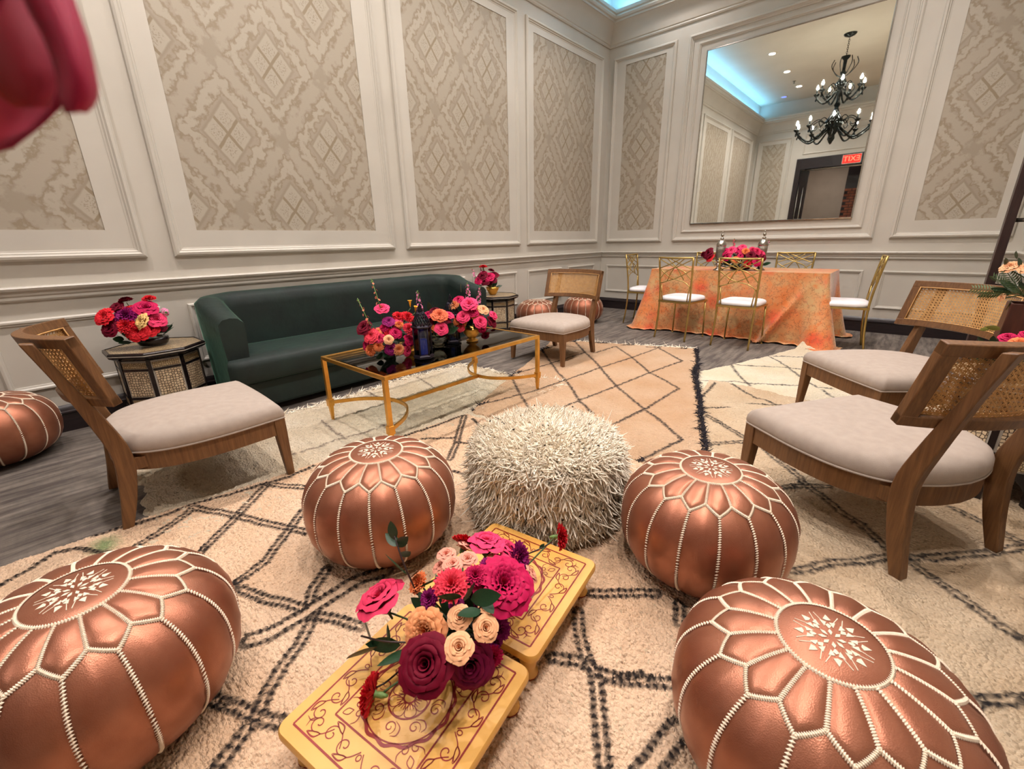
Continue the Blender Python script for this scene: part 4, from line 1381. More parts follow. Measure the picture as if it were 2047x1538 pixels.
for e in (-1, 1):
    pts = spline([(-hx, e * hy, 0.125), (-0.26, e * (hy - 0.16), 0.125), (-0.13, e * (hy - 0.27), 0.125), (0, e * (hy - 0.30), 0.125), (0.13, e * (hy - 0.27), 0.125), (0.26, e * (hy - 0.16), 0.125), (hx, e * hy, 0.125)], 5)
    MB().tube(pts, 0.01, sq=(0.012, 0.022)).obj('curved_stretcher', MT['gold'], ct, 30)
MB().tube([(0, -(hy - 0.30), 0.125), (0, hy - 0.30, 0.125)], 0.01, sq=(0.02, 0.022)).obj('long_stretcher', MT['gold'], ct)
MB().box((0, 0, 0.125), (0.026, 0.05, 0.028)).obj('stretcher_collar', MT['gold'], ct, bevel=0.003)

# ------------------------------------------------------------------ inlaid octagonal side tables
def make_octagon():
    c = empty('inlaid_side_table', (0, 0, 0))
    R, H = 0.225, 0.52

    def oc(r, z):
        return [(r * cos(pi / 8 + k * pi / 4), r * sin(pi / 8 + k * pi / 4), z) for k in range(8)]
    MB().loft([oc(R * 0.985, 0.14), oc(R * 0.985, 0.47)]).obj('body', MT['blackwood'], c)
    MB().loft([oc(R, 0.468), oc(R + 0.02, 0.475), (oc(R + 0.048, 0.490)), oc(R + 0.052, 0.496), oc(R + 0.052, 0.516), oc(R + 0.038, 0.522), oc(R + 0.034, 0.514)]).obj('top_rim', MT['blackwood'], c, bevel=0.002)
    MB().loft([oc(R + 0.033, 0.508), oc(R + 0.033, 0.517)]).obj('top_inlay', MT['inlayfine'], c)
    MB().loft([oc(R + 0.0536, 0.500), oc(R + 0.0536, 0.506)], cap=False).obj('rim_stringing', MT['pearl'], c)
    ap = R * cos(pi / 8)
    wd = 2 * R * sin(pi / 8)

    def on(k, q, z0, z1, nm, mat, d, parent=c):
        b = MB().box((ap + d / 2 - 0.002, 0, (z0 + z1) / 2), (d, q, z1 - z0))
        o_ = b.obj(nm, mat, parent)
        o_.rotation_euler = (0, 0, k * pi / 4)
        return o_
    for k in range(8):
        on(k, wd - 0.018, 0.150, 0.462, 'pearl_field', MT['pearl'], 0.004)
        on(k, wd - 0.040, 0.232, 0.392, 'star_panel', MT['inlay'], 0.0075)
        on(k, wd - 0.030, 0.415, 0.452, 'upper_band', MT['inlayfine'], 0.0075)
        on(k, wd - 0.030, 0.160, 0.205, 'lower_band', MT['inlayfine'], 0.0075)
        for z in (0.398, 0.212):
            on(k, wd - 0.026, z, z + 0.012, 'dark_strip', MT['blackwood'], 0.009)
        # arched feet
        a = pi / 8 + k * pi / 4
        x, y = R * 0.97 * cos(a), R * 0.97 * sin(a)
        b = MB().box((0, 0, 0.075), (0.03, 0.05, 0.15))
        o_ = b.obj('foot', MT['blackwood'], c)
        o_.location = (x, y, 0)
        o_.rotation_euler = (0, 0, a)
        b = MB().box((0, 0, 0.235), (0.016, 0.022, 0.47))
        o_ = b.obj('corner_strip', MT['blackwood'], c)
        o_.location = (R * 0.985 * cos(a), R * 0.985 * sin(a), 0.0)
        o_.rotation_euler = (0, 0, a)
        arch = [(-wd / 2, 0.15), (-wd / 2, 0.10), (-wd / 2 + 0.03, 0.06)] + [(-wd / 2 + 0.03 + (wd - 0.06) * t, 0.06 + 0.06 * sin(pi * t)) for t in (0.2, 0.35, 0.5, 0.65, 0.8)] + [(wd / 2 - 0.03, 0.06), (wd / 2, 0.10), (wd / 2, 0.15)]
        b = MB().loft([[(ap - 0.012, q, z) for q, z in arch], [(ap, q, z) for q, z in arch]])
        o_ = b.obj('apron_arch', MT['blackwood'], c)
        o_.rotation_euler = (0, 0, k * pi / 4)
    return c


oc1 = make_octagon()
OCT = [((-3.645, 0.52), 0.0, 'octagonal pearl-inlaid side table at the left end of the green sofa'),
       ((-3.645, 3.79), 0.2, 'octagonal pearl-inlaid side table at the far right end of the green sofa'),
       ((0.47, 2.80), 0.1, 'octagonal pearl-inlaid side table between the two right-hand cane chairs')]
for i, ((x, y), a, lab) in enumerate(OCT):
    o = oc1 if i == 0 else dup(oc1)
    o.location = (x, y, 0.0 if i < 2 else 0.012)
    o.rotation_euler = (0, 0, a)
    tag(o, lab, 'side table', 'octagonal inlaid side tables')

# ------------------------------------------------------------------ low yellow painted tables
def make_yellow():
    c = empty('painted_low_table', (0, 0, 0))
    hw_, zt, th = 0.208, 0.118, 0.024
    O = []
    for cx, cy, a0 in ((1, -1, -pi / 2), (1, 1, 0), (-1, 1, pi / 2), (-1, -1, pi)):
        for k in range(6):
            a = a0 + (pi / 2) * k / 5
            O.append((cx * (hw_ - 0.025) + 0.025 * cos(a), cy * (hw_ - 0.025) + 0.025 * sin(a)))
    MB().loft([[(x * s, y * s, z) for x, y in O] for s, z in ((0.975, zt - th), (1.0, zt - th + 0.005), (1.0, zt - 0.006), (0.985, zt)) ]).obj('tabletop', MT['yellow'], c, 40)
    for a in (-1, 1):
        for e in (-1, 1):
            lg = MB().lathe([(0.020, 0), (0.026, 0.006), (0.026, 0.016), (0.018, 0.024), (0.022, 0.045), (0.027, 0.065), (0.019, 0.078), (0.026, 0.086), (0.026, 0.096)], 14, (a * 0.165, e * 0.165, 0)).obj('leg', MT['yellow'], c, True)
            MB().lathe([(0.0262, 0.008), (0.0272, 0.010), (0.0262, 0.012)], 14, (a * 0.165, e * 0.165, 0), cap=False).obj('painted_ring', MT['redpaint'], lg, True)
    # painted lines: thin ribbons of paint on the top
    b = MB()
    Z = zt + 0.0006

    def line(pts, w=0.0016, closed=False, taper=False):
        w *= 1.45
        P = [Vector((p[0], p[1])) for p in pts]
        n = len(P)
        V = []
        for i in range(n):
            d = (P[(i + 1) % n] - P[i - 1]) if closed else (P[min(i + 1, n - 1)] - P[max(i - 1, 0)])
            d = d.normalized() if d.length > 0 else Vector((1, 0))
            q = Vector((-d.y, d.x)) * (w / 2 * ((0.35 + 0.65 * sin(pi * i / (n - 1))) if taper else 1))
            V += [(P[i].x + q.x, P[i].y + q.y, Z), (P[i].x - q.x, P[i].y - q.y, Z)]
        Fq = [(2 * i, 2 * i + 1, 2 * i + 3, 2 * i + 2) for i in range(n - 1)]
        if closed:
            Fq.append((2 * n - 2, 2 * n - 1, 1, 0))
        b.add(V, Fq)

    def sq(h, w):
        pts = []
        for p, q in (((-h, -h), (h, -h)), ((h, -h), (h, h)), ((h, h), (-h, h)), ((-h, h), (-h, -h))):
            line([p, q], w)
    sq(0.178, 0.0030)
    sq(0.116, 0.0028)

    def tf(pts, rot, off=(0, 0), s=1.0, mir=False):
        ca, sa = cos(rot), sin(rot)
        out = []
        for x, y in pts:
            x = -x if mir else x
            x, y = x * s, y * s
            out.append((off[0] + ca * x - sa * y, off[1] + sa * x + ca * y))
        return out

    def spiral(r, turns, a0, dirn=1, n=22):
        return [(r * (1 - t * 0.86) * cos(a0 + dirn * turns * 2 * pi * t), r * (1 - t * 0.86) * sin(a0 + dirn * turns * 2 * pi * t)) for t in [k / n for k in range(n + 1)]]

    def circ(r, n=40, wob=0.0, k=16):
        return [((r + wob * cos(k * 2 * pi * i / n)) * cos(2 * pi * i / n), (r + wob * cos(k * 2 * pi * i / n)) * sin(2 * pi * i / n)) for i in range(n)]
    # border vines: mirrored running scrolls along every side
    def scroll(cx, up, r=0.019):
        sp_ = spiral(r, 1.15, -pi * 0.75, 1, 20)
        tail = [(-0.040, 0.010), (-0.030, -0.004), (-0.022, -0.012)]
        pts = [p[:2] for p in spline([(x, y, 0) for x, y in tail + sp_[::2]], 4)]
        return [(cx + x, -0.147 + up * y) for x, y in pts]
    for sd in range(4):
        rot = sd * pi / 2
        for mir in (False, True):
            for cx, up in ((0.044, 1), (0.088, -1), (0.130, 1)):
                line(tf(scroll(cx, up), rot, mir=mir), 0.0017)
                for q in (0.0, 0.6):
                    lf_ = spline([(cx - 0.022, -0.147 + up * -0.012, 0), (cx - 0.012, -0.147 - up * (0.024 + 0.003 * q), 0), (cx + 0.006 + 0.006 * q, -0.147 - up * 0.024, 0), (cx - 0.006, -0.147 - up * 0.016, 0), (cx - 0.022, -0.147 - up * 0.012, 0)], 4)
                    line(tf([p[:2] for p in lf_], rot, mir=mir), 0.0013)
            line(tf([p[:2] for p in spline([(0.138, -0.138, 0), (0.152, -0.150, 0), (0.150, -0.166, 0)], 5)], rot, mir=mir), 0.0016, taper=True)
        line(tf([(0.005 * cos(a), -0.147 + 0.006 * sin(a)) for a in np.linspace(0, 2 * pi, 14)], rot), 0.0016)
            # corner sprigs inside the inner square
        d = (sd + 0.5) * pi / 2
        for mir in (False, True):
            line(tf([(0.112 + x, 0.012 + y) for x, y in spiral(0.011, 1.2, 2.6)], d + 0, mir=False) if not mir else tf([(0.112 + x, -0.012 - y) for x, y in spiral(0.011, 1.2, 2.6)], d), 0.0016, taper=True)
            sg = -1 if mir else 1
            line(tf([p[:2] for p in spline([(0.104, sg * 0.004, 0), (0.116, sg * 0.026, 0), (0.130, sg * 0.030, 0)], 5)], d), 0.0016, taper=True)
        lf_ = spline([(0.124, 0, 0), (0.136, 0.007, 0), (0.148, 0, 0), (0.136, -0.007, 0), (0.124, 0, 0)], 4)
        line(tf([p[:2] for p in lf_], d), 0.0014)
    # medallion
    line(circ(0.104, 96, 0.003, 14), 0.0052, closed=True)
    line(circ(0.099, 64), 0.0022, closed=True)
    line(circ(0.049, 48), 0.0026, closed=True)
    line(circ(0.014, 32), 0.0028, closed=True)
    for k in range(8):
        a = k * pi / 4
        pt = spline([(0.015, 0.0, 0), (0.028, 0.0115, 0), (0.042, 0.012, 0), (0.047, 0.0, 0), (0.042, -0.012, 0), (0.028, -0.0115, 0), (0.015, 0, 0)], 4)
        line(tf([p[:2] for p in pt], a), 0.0013)
        for q in (-0.25, 0, 0.25):
            line(tf([(0.016, q * 0.012), (0.030, q * 0.03)], a), 0.0012)
        line(tf([(0.071 + x, y) for x, y in spiral(0.015, 1.35, 0.6)], a + 0.12), 0.0019, taper=True)
        line(tf([p[:2] for p in spline([(0.056, 0.006, 0), (0.064, 0.022, 0), (0.080, 0.024, 0), (0.086, 0.012, 0)], 5)], a + 0.12), 0.0018, taper=True)
    b.obj('painted_ornament', MT['redpaint'], c, kind='stuff')
    MB().lathe([(0.0, Z - 0.0004), (0.012, Z - 0.0004), (0.012, Z + 0.0002)], 20).obj('painted_centre', MT['yellow'], c)
    return c


yt = make_yellow()
for i, ((x, y), a, lab) in enumerate((((-0.673, 0.372), radians(9.3), 'low yellow table with red painted scrolls, nearer of the pair'),
                                      ((-0.748, 0.803), radians(8.8), 'low yellow table with red painted scrolls, farther of the pair'))):
    o = yt if i == 0 else dup(yt)
    o.location = (x, y, 0.010)
    o.rotation_euler = (0, 0, a)
    tag(o, lab, 'low table', 'pair of low yellow tables')

# ------------------------------------------------------------------ lanterns
def silver_lantern():
    c = empty('silver_lantern', (0, 0, 0))
    MB().lathe([(0.055, 0), (0.056, 0.006), (0.04, 0.02), (0.022, 0.035), (0.030, 0.05), (0.045, 0.062), (0.036, 0.075), (0.028, 0.09), (0.046, 0.105), (0.040, 0.112)], 20).obj('pedestal', MT['silver'], c, True)
    MB().lathe([(0.040, 0.110), (0.045, 0.16), (0.049, 0.22), (0.050, 0.27)], 24).obj('pierced_body', MT['mesh'], c, True)
    MB().lathe([(0.051, 0.266), (0.053, 0.275), (0.050, 0.292), (0.040, 0.315), (0.024, 0.332), (0.010, 0.340)], 24).obj('dome', MT['silver'], c, True)
    MB().lathe([(0.012, 0.336), (0.022, 0.350), (0.010, 0.360), (0.008, 0.368), (0.018, 0.382), (0.014, 0.396), (0.005, 0.408), (0.007, 0.416), (0.002, 0.43)], 16).obj('finial', MT['silver'], c, True)
    return c


s1 = silver_lantern()
s1.location = (-1.66, 5.47, TZ + 0.006)
tag(s1, 'tall silver pierced lantern left of the flowers on the dining table', 'lantern', 'silver lanterns on the dining table')
s2 = dup(s1, (-1.275, 5.66, TZ + 0.006))
tag(s2, 'tall silver pierced lantern right of the flowers on the dining table', 'lantern', 'silver lanterns on the dining table')


def dark_lantern(lit):
    c = empty('metal_lantern', (0, 0, 0))
    w = 0.052

    def hexa(r, z):
        return [(r * cos(k * pi / 3), r * sin(k * pi / 3), z) for k in range(6)]
    MB().loft([hexa(w + 0.012, 0), hexa(w + 0.012, 0.012), hexa(w + 0.004, 0.02)]).obj('base_plate', MT['darkmetal'], c)
    for k in range(6):
        a = k * pi / 3
        MB().tube([(w * cos(a), w * sin(a), 0.015), (w * cos(a), w * sin(a), 0.19)], 0.0055, 6).obj('corner_bar', MT['darkmetal'], c, True)
        a2 = a + pi / 6
        ap = w * cos(pi / 6)
        o_ = MB().box((ap, 0, 0.10), (0.002, w - 0.008, 0.165)).obj('glass_pane', MT['blueglass'], c)
        o_.rotation_euler = (0, 0, a2)
    MB().loft([hexa(w + 0.010, 0.186), hexa(w + 0.014, 0.194), hexa(w + 0.004, 0.204)]).obj('shoulder', MT['darkmetal'], c)
    d = MB()
    for k in range(18):
        a0 = 2 * pi * k / 18
        for sg in (-1, 1):
            d.tube([((w + 0.002) * (1 - 0.75 * t ** 1.6) * cos(a0 + sg * t * 0.7), (w + 0.002) * (1 - 0.75 * t ** 1.6) * sin(a0 + sg * t * 0.7), 0.20 + 0.085 * t) for t in (0, 0.2, 0.4, 0.6, 0.8, 1.0)], 0.0026, 4)
    d.obj('filigree_dome', MT['darkmetal'], c, True, kind='stuff')
    MB().lathe([(0.016, 0.275), (0.018, 0.292), (0.008, 0.300), (0.013, 0.312), (0.004, 0.326), (0.002, 0.335)], 12).obj('finial', MT['darkmetal'], c, True)
    if lit:
        MB().lathe([(0.026, 0.014), (0.026, 0.11), (0.02, 0.114), (0.004, 0.112)], 16).obj('candle', MT['candle'], c, 40)
    return c


l1 = dark_lantern(True)
l1.location = (-2.146, 1.576, 0.455)
tag(l1, 'dark metal lantern with a blue candle at the front of the coffee table', 'lantern')
l2 = dark_lantern(False)
l2.location = (-2.33, 1.97, 0.455)
tag(l2, 'dark metal lantern half hidden among the coffee table flowers', 'lantern')

# ------------------------------------------------------------------ dark wooden ladder rack at the right wall
ldr = tag(empty('ladder_rack', (0.56, 4.35, 0)), 'tall dark wooden ladder rack with metal rungs at the right edge', 'ladder')
for x in (-0.14, 0.14):
    MB().box((x, 0, 1.05), (0.045, 0.09, 2.10)).obj('stile', MT['darkwood'], ldr, bevel=0.004)
for z in (0.35, 0.78, 1.19, 1.60, 2.0):
    MB().tube([(-0.14, 0, z), (0.14, 0, z)], 0.013, 8).obj('rung', MT['chrome'], ldr, True)

# ------------------------------------------------------------------ flowers
FA=((-0.7,0.6,0.128),[('rose','pink',-0.129,-0.183,0.142,0.0631,-0.31,-0.21,0.93),('garden','peachor',0.046,-0.179,0.172,0.0495,0.32,-0.73,0.61),('rose','burg',0.101,-0.219,0.152,0.0594,0.3,-0.51,0.81),('rose','burg2',0.131,-0.128,0.102,0.0543,0.67,-0.63,0.4),('rose','peach',0.101,-0.124,0.202,0.028,0.3,-0.3,0.9),('rose','peach',0.15,-0.095,0.182,0.029,0.52,-0.21,0.83),('rose','peach',0.143,-0.166,0.182,0.0318,0.3,-0.3,0.9),('rose','peach',0.088,-0.039,0.162,0.0242,0.42,0.32,0.85),('carn','redpink',0.033,-0.089,0.232,0.0451,0.21,-0.31,0.93),('carn','purple',-0.016,-0.122,0.182,0.0267,0.1,-0.66,0.74),('carn','orange',-0.089,-0.103,0.172,0.0309,-0.22,-0.62,0.76),('rose','palepink',-0.078,-0.011,0.202,0.0255,0.0,-0.1,1.0),('rose','palepink',-0.027,-0.032,0.212,0.027,0.0,-0.1,1.0),('rose','palepink',-0.012,0.005,0.212,0.0261,0.1,-0.1,0.99),('rose','palepink',-0.083,-0.029,0.172,0.0228,-0.31,-0.33,0.89),('rose','palepink',-0.102,0.075,0.162,0.026,0.0,0.65,0.76),('garden','magenta',0.087,0.032,0.172,0.076,0.4,-0.1,0.91),('rose','hotpink',-0.05,0.109,0.172,0.0543,0.0,0.2,0.98),('rose','hotpink',-0.011,0.15,0.142,0.0492,0.3,0.51,0.81),('carn','purple',0.029,0.165,0.142,0.0472,0.9,0.2,0.4),('carn','red',-0.125,0.096,0.162,0.0414,-0.23,0.79,0.57),('carn','red',0.044,0.349,0.112,0.0442,0.86,0.48,0.19),('carn','red',-0.022,-0.299,0.042,0.0472,-0.77,-0.62,0.15),('carn','purple',0.122,-0.019,0.092,0.032,0.88,-0.25,0.39),('carn','magenta',0.145,-0.071,0.072,0.0282,0.84,-0.47,0.29),('carn','magenta',0.039,-0.017,0.212,0.0299,0.35,-0.21,0.91),('carn','purple',0.022,0.049,0.192,0.0264,0.3,0.14,0.94),('rose','palepink',0.071,0.155,0.112,0.0252,0.57,0.6,0.55),('carn','magenta',0.138,-0.106,0.052,0.0255,0.77,-0.6,0.22)])
CT1=((-2.342,1.458,0.455),[('rose','hotpink',-0.007,-0.012,0.29,0.0456,0.42,-0.31,0.86),('garden','redpink',0.003,-0.109,0.147,0.0481,0.39,-0.74,0.55),('rose','burg',-0.049,-0.116,0.188,0.0514,0.23,-0.71,0.66),('carn','hotpink',0.041,-0.086,0.136,0.039,0.56,-0.65,0.51),('carn','red',0.055,-0.026,0.164,0.0364,0.65,-0.36,0.66),('carn','red',0.042,0.068,0.247,0.0432,0.58,-0.04,0.81),('carn','red',0.072,0.116,0.24,0.0466,0.67,0.1,0.74),('carn','redpink',0.121,0.081,0.176,0.046,0.82,0.04,0.57),('carn','orange',0.075,0.044,0.205,0.0336,0.7,-0.08,0.71),('rose','purple',0.034,-0.002,0.216,0.0396,0.55,-0.26,0.79),('carn','orange',-0.007,-0.125,0.059,0.0394,0.33,-0.93,0.17),('carn','orange',0.045,-0.098,0.09,0.0361,0.59,-0.75,0.31),('rose','peach',0.087,-0.049,0.123,0.03,0.77,-0.45,0.45),('rose','purple',0.073,-0.033,0.063,0.0396,0.87,-0.45,0.17),('carn','peachor',0.107,0.001,0.058,0.0397,0.97,-0.2,0.15),('rose','hotpink',0.096,0.06,0.035,0.0343,0.99,0.15,0.03),('rose','magenta',0.106,0.076,0.1,0.0403,0.92,0.14,0.37),('rose','magenta',-0.065,-0.104,0.081,0.037,0.02,-0.94,0.34),('carn','magenta',0.035,-0.038,0.191,0.0333,0.55,-0.41,0.73),('rose','magenta',0.076,0.008,0.149,0.0396,0.77,-0.19,0.61),('spike','coral',-0.02,-0.032,0.381,0.09,-0.36,0.0,0.93),('spike','coral',-0.037,-0.116,0.286,0.0834,-0.47,-0.1,0.88),('leaf','leaf',0.013,-0.074,0.017,0.0369,0.46,-0.87,-0.16),('leaf','leaf',0.035,-0.001,0.006,0.0406,0.85,-0.23,-0.48),('leaf','leaf',0.055,-0.063,0.034,0.0366,0.73,-0.68,-0.01),('lily','yellow',0.065,0.143,0.301,0.028,0.0,0.0,1.0),('lily','yellow',0.096,0.155,0.272,0.0249,0.32,0.0,0.95)])
CT2=((-2.295,1.814,0.455),[('spike','pink',-0.065,-0.083,0.292,0.0788,-0.1,0.0,1.0),('garden','bicolor',0.035,-0.004,0.215,0.0561,0.52,-0.32,0.79),('rose','hotpink',0.062,-0.018,0.127,0.0462,0.73,-0.38,0.56),('rose','burg',-0.004,-0.005,0.232,0.0399,0.39,-0.34,0.86),('carn','orange',-0.003,-0.052,0.135,0.0398,0.34,-0.66,0.67),('rose','burg',0.034,0.043,0.162,0.0403,0.62,-0.05,0.79),('leaf','leaf',-0.005,-0.007,0.288,0.0462,0.39,-0.34,0.86),('leaf','leaf',-0.066,-0.003,0.259,0.0403,0.2,-0.36,0.91),('leaf','leaf',0.063,0.08,0.108,0.0474,0.83,0.22,0.51),('leaf','leaf',0.085,0.043,0.15,0.0499,0.79,-0.07,0.61),('leaf','leaf',0.024,-0.05,0.084,0.0431,0.55,-0.74,0.38),('leaf','leaf',0.043,0.005,0.064,0.0436,0.96,-0.17,0.22),('rose','magenta',-0.033,-0.042,0.211,0.0365,0.26,-0.51,0.82),('rose','hotpink',0.027,0.083,0.199,0.0372,0.56,0.05,0.83)])
CT3=((-2.246,2.081,0.455),[('carn','peachor',-0.056,-0.104,0.265,0.0448,0.19,-0.65,0.74),('rose','hotpink',0.031,-0.04,0.257,0.0585,0.45,-0.46,0.77),('rose','magenta',-0.054,-0.059,0.283,0.0417,0.21,-0.53,0.82),('rose','hotpink',0.017,-0.085,0.179,0.0482,0.4,-0.67,0.62),('rose','magenta',0.048,-0.022,0.204,0.0415,0.55,-0.41,0.73),('rose','hotpink',0.091,-0.005,0.14,0.0485,0.8,-0.32,0.51),('rose','peach',0.079,0.041,0.216,0.0418,0.66,-0.17,0.73),('spike','pink',-0.008,-0.009,0.316,0.0834,-0.05,0.0,1.0),('spike','pink',0.041,0.044,0.307,0.0697,0.21,0.0,0.98),('rose','burg',0.093,0.101,0.125,0.0463,0.86,0.18,0.47),('carn','burg',0.107,0.027,0.042,0.0317,0.68,-0.57,-0.46),('carn','orange',-0.026,-0.116,0.158,0.038,0.22,-0.82,0.54),('leaf','leaf',0.052,-0.061,0.11,0.0485,0.63,-0.67,0.39),('leaf','leaf',0.061,-0.023,0.087,0.0454,0.83,-0.47,0.3),('leaf','leaf',-0.011,-0.086,0.124,0.0418,0.25,-0.84,0.49),('rose','redpink',-0.005,-0.093,0.108,0.0348,0.28,-0.88,0.39),('rose','hotpink',0.104,0.112,0.171,0.0354,0.8,0.11,0.59),('leaf','leaf',-0.044,-0.047,0.375,0.0414,0.28,-0.45,0.85)])
SL=((-3.66,0.52,0.522),[('garden','red',0.002,-0.198,0.21,0.0587,0.49,-0.6,0.63),('carn','purple',0.045,-0.107,0.214,0.0689,0.6,-0.4,0.69),('rose','magenta',0.041,0.002,0.231,0.0675,0.61,-0.06,0.79),('garden','cream',0.105,-0.041,0.17,0.0537,0.3,-0.81,0.51),('rose','hotpink',0.065,0.033,0.158,0.0585,0.74,0.08,0.67),('garden','red',0.09,-0.075,0.106,0.0633,0.81,-0.39,0.44),('rose','burg',0.025,-0.181,0.135,0.0592,0.55,-0.68,0.49),('rose','red',0.069,-0.011,0.106,0.0517,0.83,-0.13,0.54),('rose','burg',-0.017,-0.123,0.255,0.0409,0.46,-0.43,0.78),('carn','red',0.083,-0.126,0.158,0.0559,0.7,-0.47,0.53),('carn','red',0.005,0.037,0.301,0.0422,0.2,-0.1,0.97),('carn','burg',-0.011,-0.079,0.303,0.0411,-0.31,-0.1,0.94),('spike','pink',0.034,0.096,0.202,0.086,0.99,-0.1,0.1),('leaf','leaf',0.036,-0.175,0.072,0.0439,0.59,-0.75,0.3),('leaf','leaf',0.03,-0.144,0.046,0.0412,0.6,-0.77,0.21),('leaf','leaf',0.065,-0.114,0.071,0.038,0.73,-0.61,0.31),('leaf','leaf',0.003,-0.19,0.102,0.0407,0.49,-0.77,0.41),('rose','burg',0.027,0.045,0.109,0.043,0.68,0.28,0.68)])
SRF=((-3.67,3.77,0.522),[('rose','burg',-0.051,-0.106,0.204,0.0704,0.17,-0.68,0.71),('rose','magenta',0.01,-0.06,0.197,0.0703,0.36,-0.55,0.75),('rose','burg',0.018,0.017,0.215,0.0591,0.43,-0.3,0.85),('carn','red',-0.072,-0.07,0.326,0.0528,0.0,0.0,1.0),('carn','burg',-0.006,-0.006,0.284,0.0412,0.32,0.0,0.95),('spike','pink',-0.135,-0.131,0.203,0.1181,-0.58,0.0,0.81),('rose','magenta',-0.068,-0.15,0.161,0.0585,0.11,-0.81,0.57),('rose','burg',-0.002,-0.1,0.154,0.0585,0.3,-0.71,0.63),('spike','pink',-0.091,-0.088,0.259,0.0824,-0.1,0.0,1.0),('rose','burg',0.043,-0.028,0.162,0.047,0.51,-0.45,0.73)])
DN=((-1.47,5.62,0.758),[('spike','hotpink',-0.095,-0.025,0.251,0.0863,0.0,0.0,1.0),('rose','burg',-0.3,-0.182,0.178,0.0696,-0.43,-0.79,0.44),('rose','red',-0.274,-0.196,0.135,0.0521,-0.42,-0.83,0.38),('carn','burg',-0.368,-0.2,0.179,0.035,-0.47,-0.78,0.41),('rose','hotpink',-0.081,-0.125,0.205,0.0568,-0.11,-0.77,0.62),('rose','magenta',-0.15,-0.143,0.194,0.0515,-0.25,-0.79,0.56),('rose','hotpink',0.009,-0.049,0.24,0.0453,0.15,-0.61,0.78),('carn','orange',0.064,-0.107,0.209,0.0447,0.29,-0.72,0.64),('rose','magenta',-0.014,-0.066,0.208,0.0568,0.07,-0.67,0.74),('carn','hotpink',0.12,-0.051,0.218,0.0503,0.45,-0.59,0.67),('carn','hotpink',0.165,-0.04,0.207,0.0501,0.55,-0.55,0.62),('spike','pink',0.201,0.053,0.258,0.0728,0.76,0.0,0.65),('rose','burg',0.114,-0.094,0.156,0.0558,0.47,-0.71,0.54),('rose','magenta',0.185,-0.096,0.087,0.0499,0.65,-0.69,0.32),('carn','red',0.107,-0.138,0.072,0.0446,0.46,-0.84,0.29),('carn','orange',-0.017,-0.16,0.114,0.0507,0.04,-0.91,0.41),('leaf','leaf',0.012,-0.152,0.114,0.045,0.14,-0.9,0.42),('leaf','leaf',0.261,0.017,0.072,0.0503,0.86,-0.42,0.3),('leaf','leaf',-0.137,-0.139,0.045,0.0519,-0.37,-0.9,0.22),('rose','burg',0.212,-0.027,0.138,0.0501,0.71,-0.52,0.47),('rose','magenta',-0.1,-0.161,0.14,0.0455,-0.18,-0.87,0.46),('carn','orange',-0.175,-0.17,0.112,0.0459,-0.34,-0.86,0.37),('rose','hotpink',0.193,-0.012,0.174,0.0502,0.66,-0.49,0.57)])
RL=((0.37,2.7,0.529),[('rose','magenta',-0.04,-0.045,0.117,0.0357,-0.3,-0.7,0.65),('rose','magenta',-0.006,0.001,0.169,0.0293,-0.1,-0.51,0.86),('garden','orange',0.028,-0.044,0.156,0.0366,0.07,-0.67,0.74),('leaf','leaf',-0.078,0.011,0.153,0.0259,-0.45,-0.46,0.77),('leaf','leaf',-0.046,-0.014,0.153,0.0317,-0.3,-0.55,0.78),('leaf','leaf',-0.105,-0.006,0.119,0.0327,-0.6,-0.51,0.61),('leaf','leaf',-0.07,-0.041,0.12,0.0297,-0.43,-0.66,0.62),('rose','magenta',0.039,-0.005,0.188,0.0246,0.1,-0.53,0.84)])
RT=((0.42,2.9,0.529),[('garden','peach',-0.091,0.013,0.446,0.035,-0.42,-0.46,0.78),('leaf','leaf',-0.088,0.013,0.498,0.0195,-0.34,-0.47,0.81),('leaf','leaf',-0.111,0.016,0.47,0.022,-0.43,-0.46,0.78),('leaf','leaf',-0.069,-0.01,0.468,0.0258,-0.31,-0.53,0.79),('rose','peach',-0.086,-0.008,0.318,0.0177,-0.84,-0.48,0.24),('rose','peach',-0.045,-0.014,0.438,0.0299,-0.26,-0.54,0.8),('leaf','fern',-0.126,-0.012,0.393,0.0266,-0.58,-0.53,0.62),('leaf','fern',-0.098,-0.006,0.372,0.0309,-0.58,-0.51,0.63),('leaf','fern',-0.073,-0.02,0.385,0.0304,-0.44,-0.57,0.69),('leaf','fern',-0.057,-0.032,0.344,0.0303,-0.46,-0.67,0.59),('leaf','fern',-0.056,-0.022,0.407,0.0301,-0.33,-0.58,0.74),('leaf','lime',-0.068,-0.041,0.291,0.0262,-0.31,-0.21,-0.93),('leaf','lime',-0.095,-0.087,0.195,0.0264,-0.94,-0.24,0.24),('leaf','lime',-0.118,-0.084,0.186,0.02,-0.91,-0.34,-0.23),('leaf','leaf',-0.042,-0.024,0.376,0.0301,-0.32,-0.61,0.72)])
